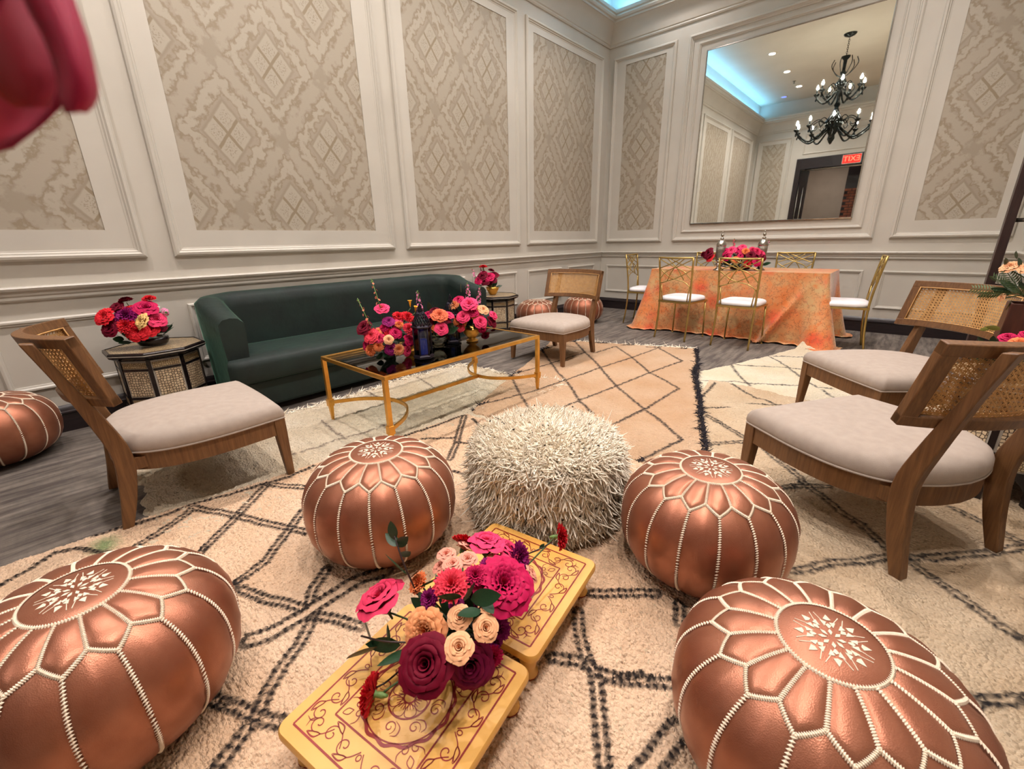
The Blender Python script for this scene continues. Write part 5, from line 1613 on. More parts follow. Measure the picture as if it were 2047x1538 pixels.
FASPRIGS=[((-0.073,-0.116,0.152),(-0.191,-0.097,0.292),[((-0.175,-0.104,0.292),0.0209,(-0.2,0.1,1)),((-0.138,-0.105,0.272),0.0218,(0.6,0.1,0.6)),((-0.181,-0.107,0.262),0.0211,(-0.8,-0.1,0.3)),((-0.135,-0.101,0.232),0.0195,(0.7,0,0.5)),((-0.152,-0.123,0.202),0.0313,(-0.7,-0.3,0.4)),((-0.148,-0.113,0.182),0.0263,(-0.5,-0.6,-0.1)),((-0.034,-0.104,0.202),0.0247,(0.6,0.3,0.4)),((-0.096,-0.102,0.192),0.018,(0.5,0.2,0.5))]),((0.004,-0.185,0.112),(-0.127,-0.251,0.092),[((-0.121,-0.231,0.102),0.032,(-0.5,0.2,0.5)),((-0.108,-0.263,0.072),0.0338,(-0.6,-0.4,-0.3)),((-0.071,-0.228,0.082),0.0313,(-0.5,-0.6,0.1)),((-0.019,-0.228,0.082),0.0303,(-0.2,-0.8,-0.1)),((-0.071,-0.207,0.102),0.017,(-0.3,0.3,0.6))]),((0.067,-0.065,0.142),(0.117,-0.035,0.212),[((0.123,-0.068,0.232),0.0318,(0.7,0.2,0.4)),((0.118,-0.108,0.222),0.0245,(-0.1,-0.7,0.4)),((0.129,-0.064,0.212),0.0206,(0.9,-0.3,0.2)),((0.072,-0.125,0.242),0.0225,(-0.2,-0.7,0.3)),((0.087,-0.078,0.232),0.0185,(0.2,0.5,0.6))]),((0.01,0.21,0.112),(0.044,0.296,0.122),[((0.04,0.252,0.132),0.009,(0.5,0.3,0.8))]),((-0.031,-0.213,0.022),(-0.022,-0.281,0.042),[((-0.024,-0.263,0.042),0.0116,(-0.5,-0.4,0.3))])]

PR = random.Random(5)


def petal_patch(n_layer, phi, rb, rt, h, al, curl, zb=0.0, ruff=0.0, jag=0.0, nu_=6, nv_=6, pw=1.0):
    """one petal wrapped round the flower's axis; returns verts, faces, tip weights"""
    V, T = [], []
    p1 = PR.random() * 6
    for i in range(nu_ + 1):
        u = -1 + 2 * i / nu_
        for j in range(nv_ + 1):
            v = j / nv_
            vv = v * (1 - (0.10 + jag * 0.5 * (1 + sin(u * 17 + p1))) * (u * u if jag == 0 else 1) * (1 if jag == 0 else 0.6))
            wid = al * (0.35 + 0.65 * sin(min(vv * 1.9, pi / 2))) * (1 - 0.30 * max(0, vv - 0.72) / 0.28)
            r = rb + (rt - rb) * vv ** pw
            z = zb + h * sin(vv * pi / 2 * (1.0 if rt < 0.5 else 1.15))
            if vv > 0.75:
                q = (vv - 0.75) / 0.25
                r += curl * q * q
                z -= curl * 0.9 * q * q
            r -= 0.05 * rt * (1 - u * u) * 0.3
            r += 0.06 * rt * u * u * vv
            z += ruff * vv * vv * sin(u * 7 + p1)
            r += ruff * 0.7 * vv * vv * cos(u * 9 + p1 * 2)
            a = phi + u * wid
            V.append((r * cos(a), r * sin(a), z))
            T.append(v)
    f = [tuple(q) for q in gridfaces(nu_ + 1, nv_ + 1).tolist()]
    return V, f, T


def rose_parts(kind):
    out = []
    if kind == 'rose':
        L = [(3, .02, .10, .64, 1.25, .0, 0), (3, .05, .20, .68, 1.15, .02, .01), (4, .08, .36, .68, 0.95, .05, .015), (5, .12, .54, .68, 0.82, .08, .02), (5, .15, .75, .62, 0.78, .12, .025), (5, .16, .94, .50, 0.74, .14, .03)]
    else:
        L = [(5, .02, .16, .50, 0.9, .0, .05), (6, .05, .30, .54, 0.75, .02, .06), (7, .08, .46, .56, 0.62, .03, .06), (7, .10, .62, .55, 0.60, .06, .05), (7, .12, .80, .48, 0.58, .10, .05), (7, .14, .98, .34, 0.56, .12, .05)]
    for li, (n, rb, rt, h, al, cu_, rf) in enumerate(L):
        for k in range(n):
            out.append(petal_patch(li, 2 * pi * k / n + li * 0.7 + PR.uniform(-.12, .12), rb, rt, h * PR.uniform(.94, 1.04), al, cu_, ruff=rf, pw=0.8 if rt > .5 else 1.0))
    return out


def carn_parts():
    out = []
    for li, (n, rb, rt, h, al) in enumerate(((7, .02, .28, .62, .55), (9, .03, .50, .58, .48), (11, .04, .72, .48, .42), (12, .05, .92, .34, .38), (12, .05, 1.02, .18, .36))):
        for k in range(n):
            out.append(petal_patch(li, 2 * pi * k / n + li * .4 + PR.uniform(-.2, .2), rb, rt * PR.uniform(.92, 1.05), h * PR.uniform(.9, 1.08), al, .02, ruff=.09, jag=.22, nu_=7, nv_=4, pw=.9))
    return out


def lily_parts():
    return [petal_patch(0, 2 * pi * k / 6, .05, .45, 1.6, .5, .1) for k in range(6)]


def spike_parts(n_=18, spread_=0.24, size_=0.21):
    out = []
    for k in range(n_):
        t = k / (n_ - 1)
        z = -0.75 + 1.7 * t + PR.uniform(-.05, .05)
        R_ = spread_ * (1 - 0.6 * t) * PR.uniform(.7, 1.2)
        a = k * 2.4 + PR.uniform(-.4, .4)
        s_ = size_ * (1 - 0.6 * t) * PR.uniform(.75, 1.2)
        c0 = np.array((R_ * cos(a), R_ * sin(a), z))
        ax = Vector((cos(a), sin(a), 0.45)).normalized()
        Mx = ax.to_track_quat('Z', 'Y').to_matrix()
        for q in range(5):
            V, f, T = petal_patch(0, 2 * pi * q / 5, .05, .9, .30, .55, .1, nu_=3, nv_=3, ruff=.06)
            out.append(([tuple(c0 + np.array(Mx @ (Vector(p) * s_))) for p in V], f, T))
    return out


def joined(parts, name):
    V, Fs, T = [], [], []
    for v, f, t in parts:
        o_ = len(V)
        V += v
        Fs += [tuple(i + o_ for i in q) for q in f]
        T += t
    me = bpy.data.meshes.new(name)
    me.from_pydata(V, [], Fs)
    me.update()
    fattr(me, 'tip', T)
    me.shade_smooth()
    me.materials.append(None)
    return me


KINDS = {}
for kd, fn in (('rose', lambda: rose_parts('rose')), ('garden', lambda: rose_parts('garden')), ('carn', carn_parts), ('spike', spike_parts), ('sparse', lambda: spike_parts(9, 0.15, 0.15)), ('lily', lily_parts)):
    vs = []
    for q in range(2 if kd in ('rose', 'garden', 'carn') else 1):
        parts = fn()
        vs.append((joined(parts, kd), [joined([p], 'petal') for p in parts] if kd in ('rose', 'garden') else None))
    KINDS[kd] = vs
NAMES = {'rose': 'rose', 'garden': 'garden_rose', 'carn': 'carnation', 'spike': 'stock_flower', 'sparse': 'stock_flower', 'lily': 'lily_bud'}
sep_me = MB().lathe([(0.05, -0.62), (0.10, -0.50), (0.15, -0.30), (0.13, -0.05), (0.20, 0.02)], 8, cap=True).mesh('calyx')
sep_me.shade_smooth()
sep_me.materials.append(MT['calyx'])
hip_me = MB().lathe([(0.04, -0.45), (0.06, -0.22), (0.20, -0.10), (0.30, 0.03)], 8, cap=True).mesh('calyx')
hip_me.shade_smooth()
hip_me.materials.append(MT['stem'])


def leaf_mesh():
    V, T = [], []
    nu_, nv_ = 4, 8
    for i in range(nu_ + 1):
        u = -1 + 2 * i / nu_
        for j in range(nv_ + 1):
            v = j / nv_
            w = 0.46 * sin(pi * v ** 0.85) ** 0.8 if 0 < v < 1 else 0.0
            V.append((u * w, -0.10 * sin(pi * v) + 0.13 * abs(u) * w - 0.25 * v * v, -1 + 2 * v))
    me = bpy.data.meshes.new('leaf')
    me.from_pydata(V, [], [tuple(q) for q in gridfaces(nu_ + 1, nv_ + 1).tolist()])
    me.update()
    me.shade_smooth()
    me.materials.append(None)
    return me


LEAF = leaf_mesh()
stk = MB().tube([(0, 0, -1.0), (0.03, 0, 0.0), (0, 0, 1.0)], 0.03, 5)
for k in range(6):
    stk.ball((0.04 * cos(k * 2.4), 0.04 * sin(k * 2.4), 0.86 + 0.045 * k), 0.055 - 0.004 * k, 6, 4, sz=1.3)
STALK = stk.mesh('flower_stalk')
STALK.shade_smooth()
STALK.materials.append(MT['calyx'])


def frond_mesh():
    V, Fs = [], []
    for k in range(15):
        z = -1 + 2 * k / 14
        L_ = 0.42 * sin(pi * min(1, 0.25 + 0.75 * (1 - k / 14)))
        for sg in (-1, 1):
            o_ = len(V)
            V += [(0, 0, z), (sg * L_ * 0.55, -0.05, z + 0.14), (sg * L_, -0.12, z + 0.22), (sg * L_ * 0.5, -0.05, z + 0.02)]
            Fs.append((o_, o_ + 1, o_ + 2, o_ + 3))
    b_ = MB().add(V, Fs)
    b_.tube([(0, 0, -1), (0, 0, 1)], 0.02, 4)
    me = b_.mesh('fern_frond')
    me.materials.append(None)
    return me


FROND = frond_mesh()


def own_mat(o_, m):
    o_.material_slots[0].link = 'OBJECT'
    o_.material_slots[0].material = m


def rot_to(d, spin):
    return (Vector(d).normalized().to_track_quat('Z', 'Y') @ Quaternion((0, 0, 1), spin)).to_euler()


def bloom(parent, kd, col, pos, R, d, separate=False, label=None):
    if kd == 'leaf':
        me = FROND if col == 'fern' else LEAF
        o_ = bpy.data.objects.new('fern_frond' if col == 'fern' else 'leaf', me)
        COL.objects.link(o_)
        o_.parent = parent
        own_mat(o_, MT[col])
        o_.location = pos
        o_.scale = (R, R, R)
        o_.rotation_euler = rot_to(d, PR.uniform(0, 6.28))
        return o_
    joined_me, pets = PR.choice(KINDS['sparse' if (kd == 'spike' and col == 'coral') else kd])
    m = PETAL['pinkflor' if (kd == 'spike' and col == 'pink') else col]
    if separate and pets:
        o_ = empty(NAMES[kd], pos, 0, parent)
        for p in pets:
            q = bpy.data.objects.new('petal', p)
            COL.objects.link(q)
            q.parent = o_
            own_mat(q, m)
    else:
        o_ = bpy.data.objects.new(NAMES[kd], joined_me)
        COL.objects.link(o_)
        o_.parent = parent
        own_mat(o_, m)
        o_.location = pos
    o_.rotation_euler = rot_to(d, PR.uniform(0, 6.28))
    if kd != 'spike':
        # petals sit a little behind the given centre
        dv = Vector(d).normalized()
        o_.location = Vector(pos) - dv * (0.28 * R)
    o_.scale = (R, R, R * (1.28 if kd in ('rose', 'garden') else 1.0))
    if kd in ('rose', 'garden', 'carn') and (separate or R > 0.045):
        cx = link('calyx', sep_me if kd == 'carn' else hip_me, None, o_)
    if kd == 'spike':
        link('flower_stalk', STALK, None, o_)
    if label:
        o_['label'] = label
    return o_


def stem(parent, a, b_, r=0.0025, bend=0.02, mat='stem'):
    a, b_ = Vector(a), Vector(b_)
    mid = (a + b_) / 2 + Vector((bend, -bend, bend))
    MB().tube(spline([a, mid, b_], 5), r, 6).obj('stem', MT[mat], parent, True)


def arrangement(key, label, vase_off=(0, 0, 0), sep=False, core=0.08, fill=0, fcols=('magenta', 'burg', 'red', 'orange')):
    base, fl_ = key
    r = tag(empty('flower_arrangement', base), label, 'flowers', 'flower arrangements')
    for kd, col, x, y, z, R, dx, dy, dz in fl_:
        bloom(r, kd, col, (x, y, z), R, (dx, dy, dz), sep)
        if kd in ('rose', 'garden', 'carn', 'lily') or kd == 'spike':
            d = Vector((dx, dy, dz)).normalized()
            back = Vector((x, y, z)) - d * (R * (0.9 if kd == 'spike' else 0.5))
            stem(r, back, (vase_off[0] + PR.uniform(-.015, .015), vase_off[1] + PR.uniform(-.015, .015), max(0.02, vase_off[2] + core * 0.5)), 0.0024, 0.01)
    heads = [q for q in fl_ if q[0] in ('rose', 'garden', 'carn')]
    for k in range(fill):
        # smaller blooms tucked in between the large heads
        a, b_ = PR.sample(heads, 2)
        for _ in range(8):
            if hypot(hypot(a[2] - b_[2], a[3] - b_[3]), a[4] - b_[4]) < 3.2 * (a[5] + b_[5]) / 2:
                break
            a, b_ = PR.sample(heads, 2)
        p = (Vector(a[2:5]) + Vector(b_[2:5])) / 2
        d = (Vector(a[6:9]) + Vector(b_[6:9])).normalized()
        bloom(r, PR.choice(('carn', 'rose', 'garden')), PR.choice(fcols), p - d * 0.3 * a[5], (a[5] + b_[5]) * 0.36, d, False)
    return r


def bowl(parent, prof, mat, off=(0, 0, 0), name='vase'):
    return MB().lathe(prof, 24, off, cap=True).obj(name, mat, parent, True)


DOME = [(0.0, 0.0)]
MT['greenfill'] = plain('packed_foliage', lin(34, 58, 36), lin(22, 40, 26), 40, 0.7, bump=0.8, bscale=60, bdist=0.02)


def foliage(parent, n, c, rad, zs=0.7, size=0.03, col='leaf'):
    for k in range(n):
        a, t = PR.random() * 2 * pi, PR.uniform(0.1, 1.0)
        d = Vector((cos(a) * sin(t * pi / 2), sin(a) * sin(t * pi / 2), cos(t * pi / 2) * zs + 0.1))
        p = Vector(c) + d * rad * PR.uniform(0.55, 0.85)
        bloom(parent, 'leaf', col, p, size * PR.uniform(0.7, 1.2), d + Vector((0, 0, PR.uniform(-.3, .3))))


# the large one on the yellow tables
fa = arrangement(FA, 'large arrangement of pink, burgundy and peach roses on the yellow tables', (0.02, -0.06, 0.0), True, 0.12, 8, ('purple', 'magenta', 'burg2', 'palepink'))
bowl(fa, [(0.045, 0.0), (0.07, 0.004), (0.085, 0.03), (0.088, 0.06), (0.08, 0.075), (0.07, 0.07)], MT['blackwood'], (0.02, -0.06, 0.0))
foliage(fa, 34, (0.02, -0.05, 0.06), 0.15, 0.8, 0.034)
for a, b_, leaves in FASPRIGS:
    stem(fa, a, b_, 0.0022, 0.012, 'darkwood')
    for p, R, d in leaves:
        bloom(fa, 'leaf', 'leaf', p, R * 1.35, d)

c1 = arrangement(CT1, 'tall arrangement of coral carnations and roses on the near end of the coffee table', (0, 0, 0.05), False, 0.1, 10, ('red', 'orange', 'purple', 'hotpink'))
bowl(c1, [(0.035, 0), (0.04, 0.004), (0.03, 0.012), (0.024, 0.02), (0.05, 0.045), (0.068, 0.075), (0.07, 0.085), (0.06, 0.08)], MT['leaf'], name='vase')
foliage(c1, 26, (0, 0, 0.08), 0.12, 0.8, 0.04)
c2 = arrangement(CT2, 'dark pink rose arrangement in a clear glass bowl in the middle of the coffee table', (0, 0, 0.04), False, 0.1, 5)
bowl(c2, [(0.03, 0), (0.05, 0.004), (0.068, 0.03), (0.072, 0.06), (0.066, 0.085), (0.063, 0.085), (0.068, 0.06), (0.064, 0.032), (0.045, 0.008)], MT['glass'])
foliage(c2, 26, (0, 0, 0.07), 0.11, 0.9, 0.038)
c3 = arrangement(CT3, 'hot pink rose arrangement in a gold footed bowl, far end of coffee table', (0, 0, 0.06), False, 0.1, 8, ('magenta', 'burg', 'hotpink', 'orange'))
GB = [(0.042, 0), (0.044, 0.005), (0.03, 0.012), (0.024, 0.02), (0.040, 0.034), (0.060, 0.056), (0.072, 0.085), (0.074, 0.092), (0.066, 0.088), (0.04, 0.05)]
bowl(c3, GB, MT['gold'])
foliage(c3, 40, (0, 0, 0.085), 0.12, 0.9, 0.042)
bg = tag(empty('gold_bowl', (-2.36, 1.64, 0.455)), 'plain gold bowl tucked behind the blue candle lantern', 'bowl')
bowl(bg, [(r * 0.9, z * 0.9) for r, z in GB], MT['gold'], name='bowl_body')
sl = arrangement(SL, 'round arrangement of red and burgundy roses with a cream bloom on the left side table', (0, 0, 0.02), False, 0.08, 8, ('red', 'burg', 'magenta'))
bowl(sl, [(0.05, 0), (0.075, 0.005), (0.088, 0.03), (0.085, 0.05), (0.075, 0.05)], MT['blackwood'])
foliage(sl, 24, (0, 0, 0.05), 0.14, 0.7, 0.045)
s_r = arrangement(SRF, 'small burgundy and pink arrangement in a gold bowl on the far side table', (0, 0, 0.05), False, 0.08, 5, ('burg', 'magenta'))
bowl(s_r, [(0.038, 0), (0.040, 0.004), (0.05, 0.02), (0.068, 0.055), (0.080, 0.09), (0.074, 0.09), (0.05, 0.04)], MT['gold'])
foliage(s_r, 12, (0, 0, 0.07), 0.10, 0.7, 0.035)
dn = arrangement(DN, 'long pink and red flower arrangement on the orange dining table', (0, 0, 0.02), False, 0.08, 8)
bowl(dn, [(0.06, 0), (0.10, 0.006), (0.12, 0.035), (0.115, 0.05), (0.10, 0.05)], MT['blackwood'])
foliage(dn, 26, (0, -0.04, 0.05), 0.20, 0.6, 0.055)
r_l = arrangement(RL, 'low magenta and orange arrangement on the side table behind the near right chair', (0, 0, 0.02), False, 0.08)
bowl(r_l, [(0.04, 0), (0.06, 0.005), (0.07, 0.03), (0.066, 0.045), (0.055, 0.045)], MT['blackwood'])
foliage(r_l, 12, (0, 0, 0.05), 0.10, 0.7, 0.035)
r_t = arrangement(RT, 'peach roses and greenery in a tall brown wooden vase at the right edge', (0.0, 0.0, 0.27), False, 0.12)
MB().loft([[(p * r_, q * r_, z) for p, q in ((-1, -1), (1, -1), (1, 1), (-1, 1))] for r_, z in ((0.075, 0), (0.062, 0.30), (0.052, 0.30), (0.055, 0.25))]).obj('vase', MT['brownpot'], r_t, bevel=0.004)
foliage(r_t, 14, (0, 0, 0.32), 0.13, 0.8, 0.04, 'leaf')
foliage(r_t, 10, (0, 0, 0.32), 0.15, 0.6, 0.06, 'fern')

# a tall spray close beside the camera: one rose head leans into the top left corner, out of focus
nr = tag(empty('flower_arrangement', (-0.42, -0.42, 0.0)), 'out-of-focus pink and coral rose petals close to the lens at top left', 'flowers', 'flower arrangements')
MB().lathe([(0.09, 0), (0.095, 0.01), (0.05, 0.04), (0.045, 0.45), (0.07, 0.62), (0.10, 0.72), (0.095, 0.72), (0.06, 0.60)], 24, cap=True).obj('vase', MT['gold'], nr, True)
NEAR=[('nearpink',[[(-0.1894,0.0198,1.2002),(-0.1837,0.0205,1.1986),(-0.1793,0.0212,1.1974),(-0.1763,0.022,1.1966),(-0.1744,0.023,1.1964),(-0.1738,0.0242,1.1966),(-0.1745,0.0255,1.1972),(-0.1763,0.0271,1.1984),(-0.1792,0.0289,1.2)],[(-0.1868,0.0198,1.1948),(-0.18,0.0203,1.1929),(-0.1749,0.0209,1.1915),(-0.1714,0.0217,1.1907),(-0.1695,0.0226,1.1904),(-0.169,0.0238,1.1906),(-0.1701,0.0252,1.1914),(-0.1726,0.0268,1.1927),(-0.1766,0.0288,1.1946)],[(-0.1837,0.02,1.1891),(-0.1761,0.0204,1.187),(-0.1705,0.0209,1.1855),(-0.1666,0.0216,1.1845),(-0.1646,0.0224,1.1842),(-0.1643,0.0236,1.1844),(-0.1658,0.025,1.1852),(-0.1689,0.0267,1.1866),(-0.1737,0.0287,1.1885)],[(-0.1798,0.0207,1.1829),(-0.1718,0.0209,1.1807),(-0.1659,0.0212,1.1792),(-0.1619,0.0218,1.1782),(-0.1599,0.0225,1.1777),(-0.1598,0.0236,1.1778),(-0.1615,0.0249,1.1785),(-0.165,0.0266,1.1798),(-0.1703,0.0286,1.1816)],[(-0.177,0.0208,1.1773),(-0.169,0.0208,1.1752),(-0.163,0.0211,1.1737),(-0.159,0.0215,1.1727),(-0.157,0.0222,1.1722),(-0.157,0.0232,1.1722),(-0.1588,0.0244,1.1727),(-0.1624,0.026,1.1737),(-0.1679,0.028,1.1753)],[(-0.1747,0.0205,1.1722),(-0.1671,0.0205,1.1703),(-0.1613,0.0207,1.1689),(-0.1575,0.0212,1.168),(-0.1556,0.0218,1.1675),(-0.1555,0.0227,1.1674),(-0.1573,0.0239,1.1678),(-0.1608,0.0254,1.1686),(-0.166,0.0272,1.1698)],[(-0.1737,0.0197,1.1684),(-0.1667,0.0198,1.1669),(-0.1615,0.0201,1.1658),(-0.158,0.0206,1.1651),(-0.1563,0.0212,1.1648),(-0.1562,0.0221,1.1648),(-0.1577,0.0233,1.1652),(-0.1608,0.0247,1.166),(-0.1656,0.0264,1.1671)],[(-0.1726,0.0195,1.1656),(-0.1667,0.0196,1.1645),(-0.1623,0.0198,1.1637),(-0.1594,0.0203,1.1632),(-0.1579,0.0208,1.163),(-0.1578,0.0216,1.1631),(-0.1591,0.0226,1.1634),(-0.1619,0.0238,1.1641),(-0.1659,0.0252,1.1651)],[(-0.1715,0.0196,1.1636),(-0.1669,0.0196,1.1628),(-0.1635,0.0198,1.1622),(-0.1612,0.0201,1.1619),(-0.1601,0.0205,1.1618),(-0.1601,0.021,1.1619),(-0.1612,0.0218,1.1622),(-0.1635,0.0226,1.1627),(-0.1668,0.0237,1.1635)]]),('flushed',[[(-0.2493,0.0053,1.2152),(-0.2505,0.0095,1.2171),(-0.2498,0.0138,1.2184),(-0.2475,0.0182,1.2191),(-0.2435,0.0225,1.2193),(-0.238,0.0266,1.2189),(-0.231,0.0305,1.2179),(-0.2227,0.0341,1.2164),(-0.2131,0.0374,1.2143)],[(-0.2472,0.0026,1.2051),(-0.25,0.0067,1.2073),(-0.2505,0.0109,1.2088),(-0.2489,0.0151,1.2098),(-0.2453,0.0193,1.2101),(-0.2398,0.0234,1.2098),(-0.2324,0.0272,1.2088),(-0.2233,0.0306,1.2073),(-0.2127,0.0336,1.2051)],[(-0.2452,0.0,1.1953),(-0.2492,0.004,1.1977),(-0.2507,0.0082,1.1994),(-0.2497,0.0124,1.2006),(-0.2463,0.0166,1.2011),(-0.2407,0.0207,1.2009),(-0.233,0.0244,1.2001),(-0.2232,0.0279,1.1987),(-0.2116,0.0308,1.1966)],[(-0.2433,-0.0024,1.186),(-0.2481,0.0016,1.1885),(-0.2501,0.0059,1.1905),(-0.2493,0.0102,1.1918),(-0.246,0.0145,1.1925),(-0.2403,0.0187,1.1927),(-0.2322,0.0226,1.1921),(-0.222,0.0262,1.191),(-0.2098,0.0292,1.1892)],[(-0.2409,-0.0041,1.1775),(-0.2461,-0.0002,1.18),(-0.2484,0.004,1.182),(-0.2479,0.0083,1.1835),(-0.2447,0.0126,1.1844),(-0.2391,0.0168,1.1848),(-0.2311,0.0207,1.1847),(-0.2209,0.0242,1.1839),(-0.2086,0.0272,1.1825)],[(-0.2384,-0.0054,1.1697),(-0.2435,-0.0016,1.1721),(-0.2458,0.0024,1.1741),(-0.2454,0.0066,1.1757),(-0.2425,0.0107,1.1768),(-0.2371,0.0148,1.1775),(-0.2295,0.0186,1.1777),(-0.2198,0.0221,1.1774),(-0.208,0.0251,1.1765)],[(-0.2358,-0.0055,1.1641),(-0.2404,-0.0021,1.1663),(-0.2426,0.0016,1.1683),(-0.2423,0.0054,1.1699),(-0.2397,0.0092,1.1713),(-0.235,0.0129,1.1722),(-0.2282,0.0165,1.1727),(-0.2194,0.0197,1.1728),(-0.2087,0.0226,1.1724)],[(-0.2335,-0.0054,1.1596),(-0.2376,-0.0026,1.1615),(-0.2396,0.0003,1.1631),(-0.2396,0.0033,1.1645),(-0.2377,0.0063,1.1656),(-0.2339,0.0093,1.1665),(-0.2284,0.0121,1.167),(-0.2211,0.0148,1.1673),(-0.2121,0.0172,1.1671)],[(-0.2313,-0.0051,1.1559),(-0.2349,-0.0033,1.1572),(-0.2369,-0.0014,1.1583),(-0.2373,0.0006,1.1592),(-0.2362,0.0025,1.16),(-0.2336,0.0045,1.1606),(-0.2296,0.0064,1.161),(-0.2241,0.0082,1.1612),(-0.2173,0.0099,1.1611)]]),('flushed',[[(-0.2279,0.0058,1.2083),(-0.2222,0.0082,1.2072),(-0.2174,0.0106,1.2064),(-0.2135,0.0129,1.2059),(-0.2104,0.0153,1.2057),(-0.208,0.0178,1.2058),(-0.2064,0.0203,1.2061),(-0.2056,0.023,1.2067),(-0.2054,0.0258,1.2077)],[(-0.2245,0.0061,1.2021),(-0.2183,0.0083,1.201),(-0.2132,0.0105,1.2001),(-0.2092,0.0128,1.1997),(-0.2062,0.015,1.1995),(-0.2041,0.0173,1.1997),(-0.203,0.0198,1.2002),(-0.2028,0.0223,1.201),(-0.2035,0.0251,1.2022)],[(-0.2211,0.0064,1.1959),(-0.2146,0.0085,1.1948),(-0.2093,0.0105,1.194),(-0.2052,0.0126,1.1936),(-0.2023,0.0147,1.1935),(-0.2005,0.0169,1.1938),(-0.1998,0.0192,1.1944),(-0.2002,0.0217,1.1954),(-0.2015,0.0243,1.1967)],[(-0.2177,0.0067,1.1897),(-0.2109,0.0088,1.1887),(-0.2054,0.0108,1.188),(-0.2012,0.0128,1.1877),(-0.1983,0.0149,1.1877),(-0.1966,0.0171,1.188),(-0.1961,0.0195,1.1887),(-0.1967,0.022,1.1898),(-0.1984,0.0247,1.1913)],[(-0.2143,0.007,1.1836),(-0.2074,0.009,1.1827),(-0.2019,0.0111,1.1822),(-0.1978,0.0131,1.1819),(-0.1949,0.0152,1.182),(-0.1933,0.0174,1.1824),(-0.1928,0.0198,1.1832),(-0.1935,0.0223,1.1843),(-0.1953,0.025,1.1858)],[(-0.2106,0.0081,1.1787),(-0.2042,0.0099,1.178),(-0.1992,0.0117,1.1776),(-0.1953,0.0135,1.1774),(-0.1927,0.0154,1.1775),(-0.1913,0.0174,1.1779),(-0.1911,0.0195,1.1787),(-0.1919,0.0218,1.1797),(-0.1938,0.0242,1.181)],[(-0.207,0.0093,1.1739),(-0.2013,0.0108,1.1734),(-0.1968,0.0124,1.1731),(-0.1934,0.014,1.173),(-0.1911,0.0157,1.1731),(-0.1899,0.0174,1.1735),(-0.1897,0.0193,1.1742),(-0.1905,0.0213,1.1751),(-0.1923,0.0235,1.1762)],[(-0.2038,0.011,1.1715),(-0.1992,0.0121,1.1709),(-0.1955,0.0132,1.1706),(-0.1928,0.0144,1.1704),(-0.191,0.0156,1.1705),(-0.1902,0.0169,1.1707),(-0.1902,0.0183,1.1711),(-0.191,0.0198,1.1717),(-0.1927,0.0214,1.1725)],[(-0.2006,0.0128,1.169),(-0.1972,0.0134,1.1685),(-0.1944,0.0141,1.1681),(-0.1924,0.0148,1.1679),(-0.1912,0.0156,1.1678),(-0.1906,0.0165,1.1678),(-0.1908,0.0174,1.168),(-0.1916,0.0183,1.1683),(-0.1931,0.0194,1.1688)]]),('nearpink',[[(-0.2082,0.0025,1.2056),(-0.2004,0.0049,1.2037),(-0.1942,0.0073,1.2023),(-0.1894,0.0096,1.2015),(-0.186,0.0119,1.2012),(-0.184,0.0144,1.2014),(-0.1832,0.017,1.2021),(-0.1837,0.0197,1.2033),(-0.1853,0.0227,1.205)],[(-0.2072,0.0021,1.2029),(-0.1984,0.0044,1.2006),(-0.1914,0.0066,1.199),(-0.1863,0.0087,1.198),(-0.1829,0.011,1.1976),(-0.1812,0.0133,1.1978),(-0.1811,0.0157,1.1987),(-0.1826,0.0184,1.2002),(-0.1855,0.0214,1.2023)],[(-0.2063,0.0017,1.2001),(-0.1966,0.0039,1.1976),(-0.1891,0.0059,1.1958),(-0.1836,0.0079,1.1947),(-0.1803,0.01,1.1943),(-0.1789,0.0122,1.1945),(-0.1793,0.0145,1.1955),(-0.1816,0.0171,1.1972),(-0.1857,0.0201,1.1996)],[(-0.2052,0.0013,1.197),(-0.1949,0.0034,1.1943),(-0.1871,0.0053,1.1925),(-0.1815,0.0072,1.1913),(-0.1782,0.0092,1.191),(-0.177,0.0112,1.1913),(-0.1779,0.0135,1.1924),(-0.1808,0.016,1.1942),(-0.1857,0.0188,1.1967)],[(-0.2037,0.0009,1.1929),(-0.1934,0.0029,1.1905),(-0.1855,0.0047,1.1887),(-0.18,0.0065,1.1878),(-0.1768,0.0084,1.1875),(-0.1758,0.0104,1.1879),(-0.177,0.0125,1.1891),(-0.1802,0.0149,1.191),(-0.1854,0.0176,1.1936)],[(-0.2021,0.0004,1.1888),(-0.1923,0.0024,1.1867),(-0.1848,0.0042,1.1853),(-0.1795,0.0059,1.1845),(-0.1765,0.0077,1.1843),(-0.1756,0.0096,1.1849),(-0.1768,0.0117,1.186),(-0.18,0.0139,1.1879),(-0.1851,0.0165,1.1904)],[(-0.2008,-0.0001,1.185),(-0.1919,0.0017,1.1833),(-0.1851,0.0034,1.1822),(-0.1804,0.005,1.1817),(-0.1777,0.0067,1.1816),(-0.1769,0.0085,1.1822),(-0.1779,0.0103,1.1833),(-0.1808,0.0124,1.185),(-0.1855,0.0147,1.1873)],[(-0.1997,-0.0008,1.1814),(-0.1921,0.0009,1.1802),(-0.1863,0.0025,1.1794),(-0.1822,0.004,1.1791),(-0.1798,0.0055,1.1792),(-0.179,0.0071,1.1797),(-0.1799,0.0088,1.1807),(-0.1823,0.0106,1.1822),(-0.1863,0.0126,1.1842)],[(-0.1986,-0.0014,1.1777),(-0.1925,0.0001,1.177),(-0.1877,0.0015,1.1766),(-0.1844,0.0029,1.1765),(-0.1823,0.0043,1.1767),(-0.1816,0.0057,1.1773),(-0.1822,0.0072,1.1782),(-0.184,0.0088,1.1794),(-0.187,0.0105,1.181)]])]

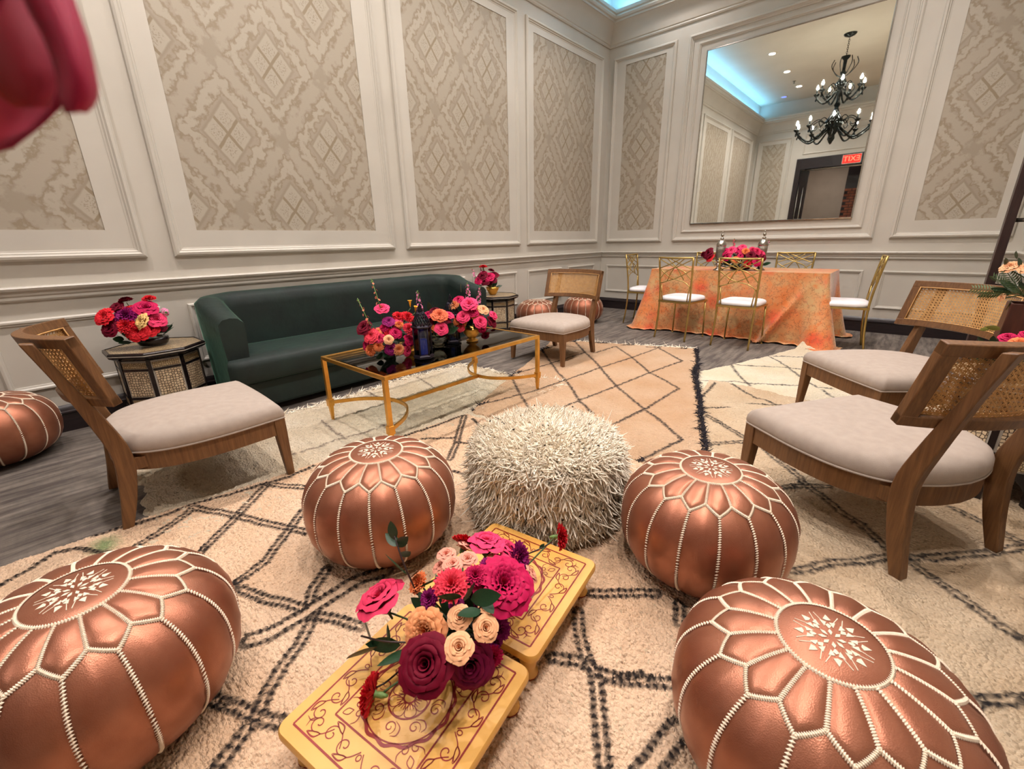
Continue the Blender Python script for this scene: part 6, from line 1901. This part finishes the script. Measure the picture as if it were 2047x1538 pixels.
for col_, g_ in NEAR:
    n_ = len(g_[0])
    V_ = [(x - nr.location.x, y - nr.location.y, z) for row in g_ for (x, y, z) in row]
    me_ = MB().add(V_, [tuple(q) for q in gridfaces(len(g_), n_).tolist()]).mesh('petal')
    fattr(me_, 'tip', [j / (n_ - 1) for row in g_ for j in range(n_)])
    o_ = link('petal', me_, PETAL[col_], nr, True)
    sd_ = o_.modifiers.new('thick', 'SOLIDIFY')
    sd_.thickness = 0.0008
stem(nr, (0.0, 0.0, 0.66), (0.16, 0.33, 1.20), 0.004, -0.05)
for k in range(9):
    a_ = k * 2.4
    d_ = Vector((cos(a_) * 0.7, sin(a_) * 0.7, 0.75))
    bloom(nr, ('rose', 'carn', 'garden')[k % 3], ('hotpink', 'orange', 'magenta')[(k + k // 3) % 3], (0.085 * cos(a_), 0.085 * sin(a_), 0.765 + 0.012 * (k % 3)), 0.05, d_)
foliage(nr, 14, (0, 0, 0.72), 0.16, 0.5, 0.045)
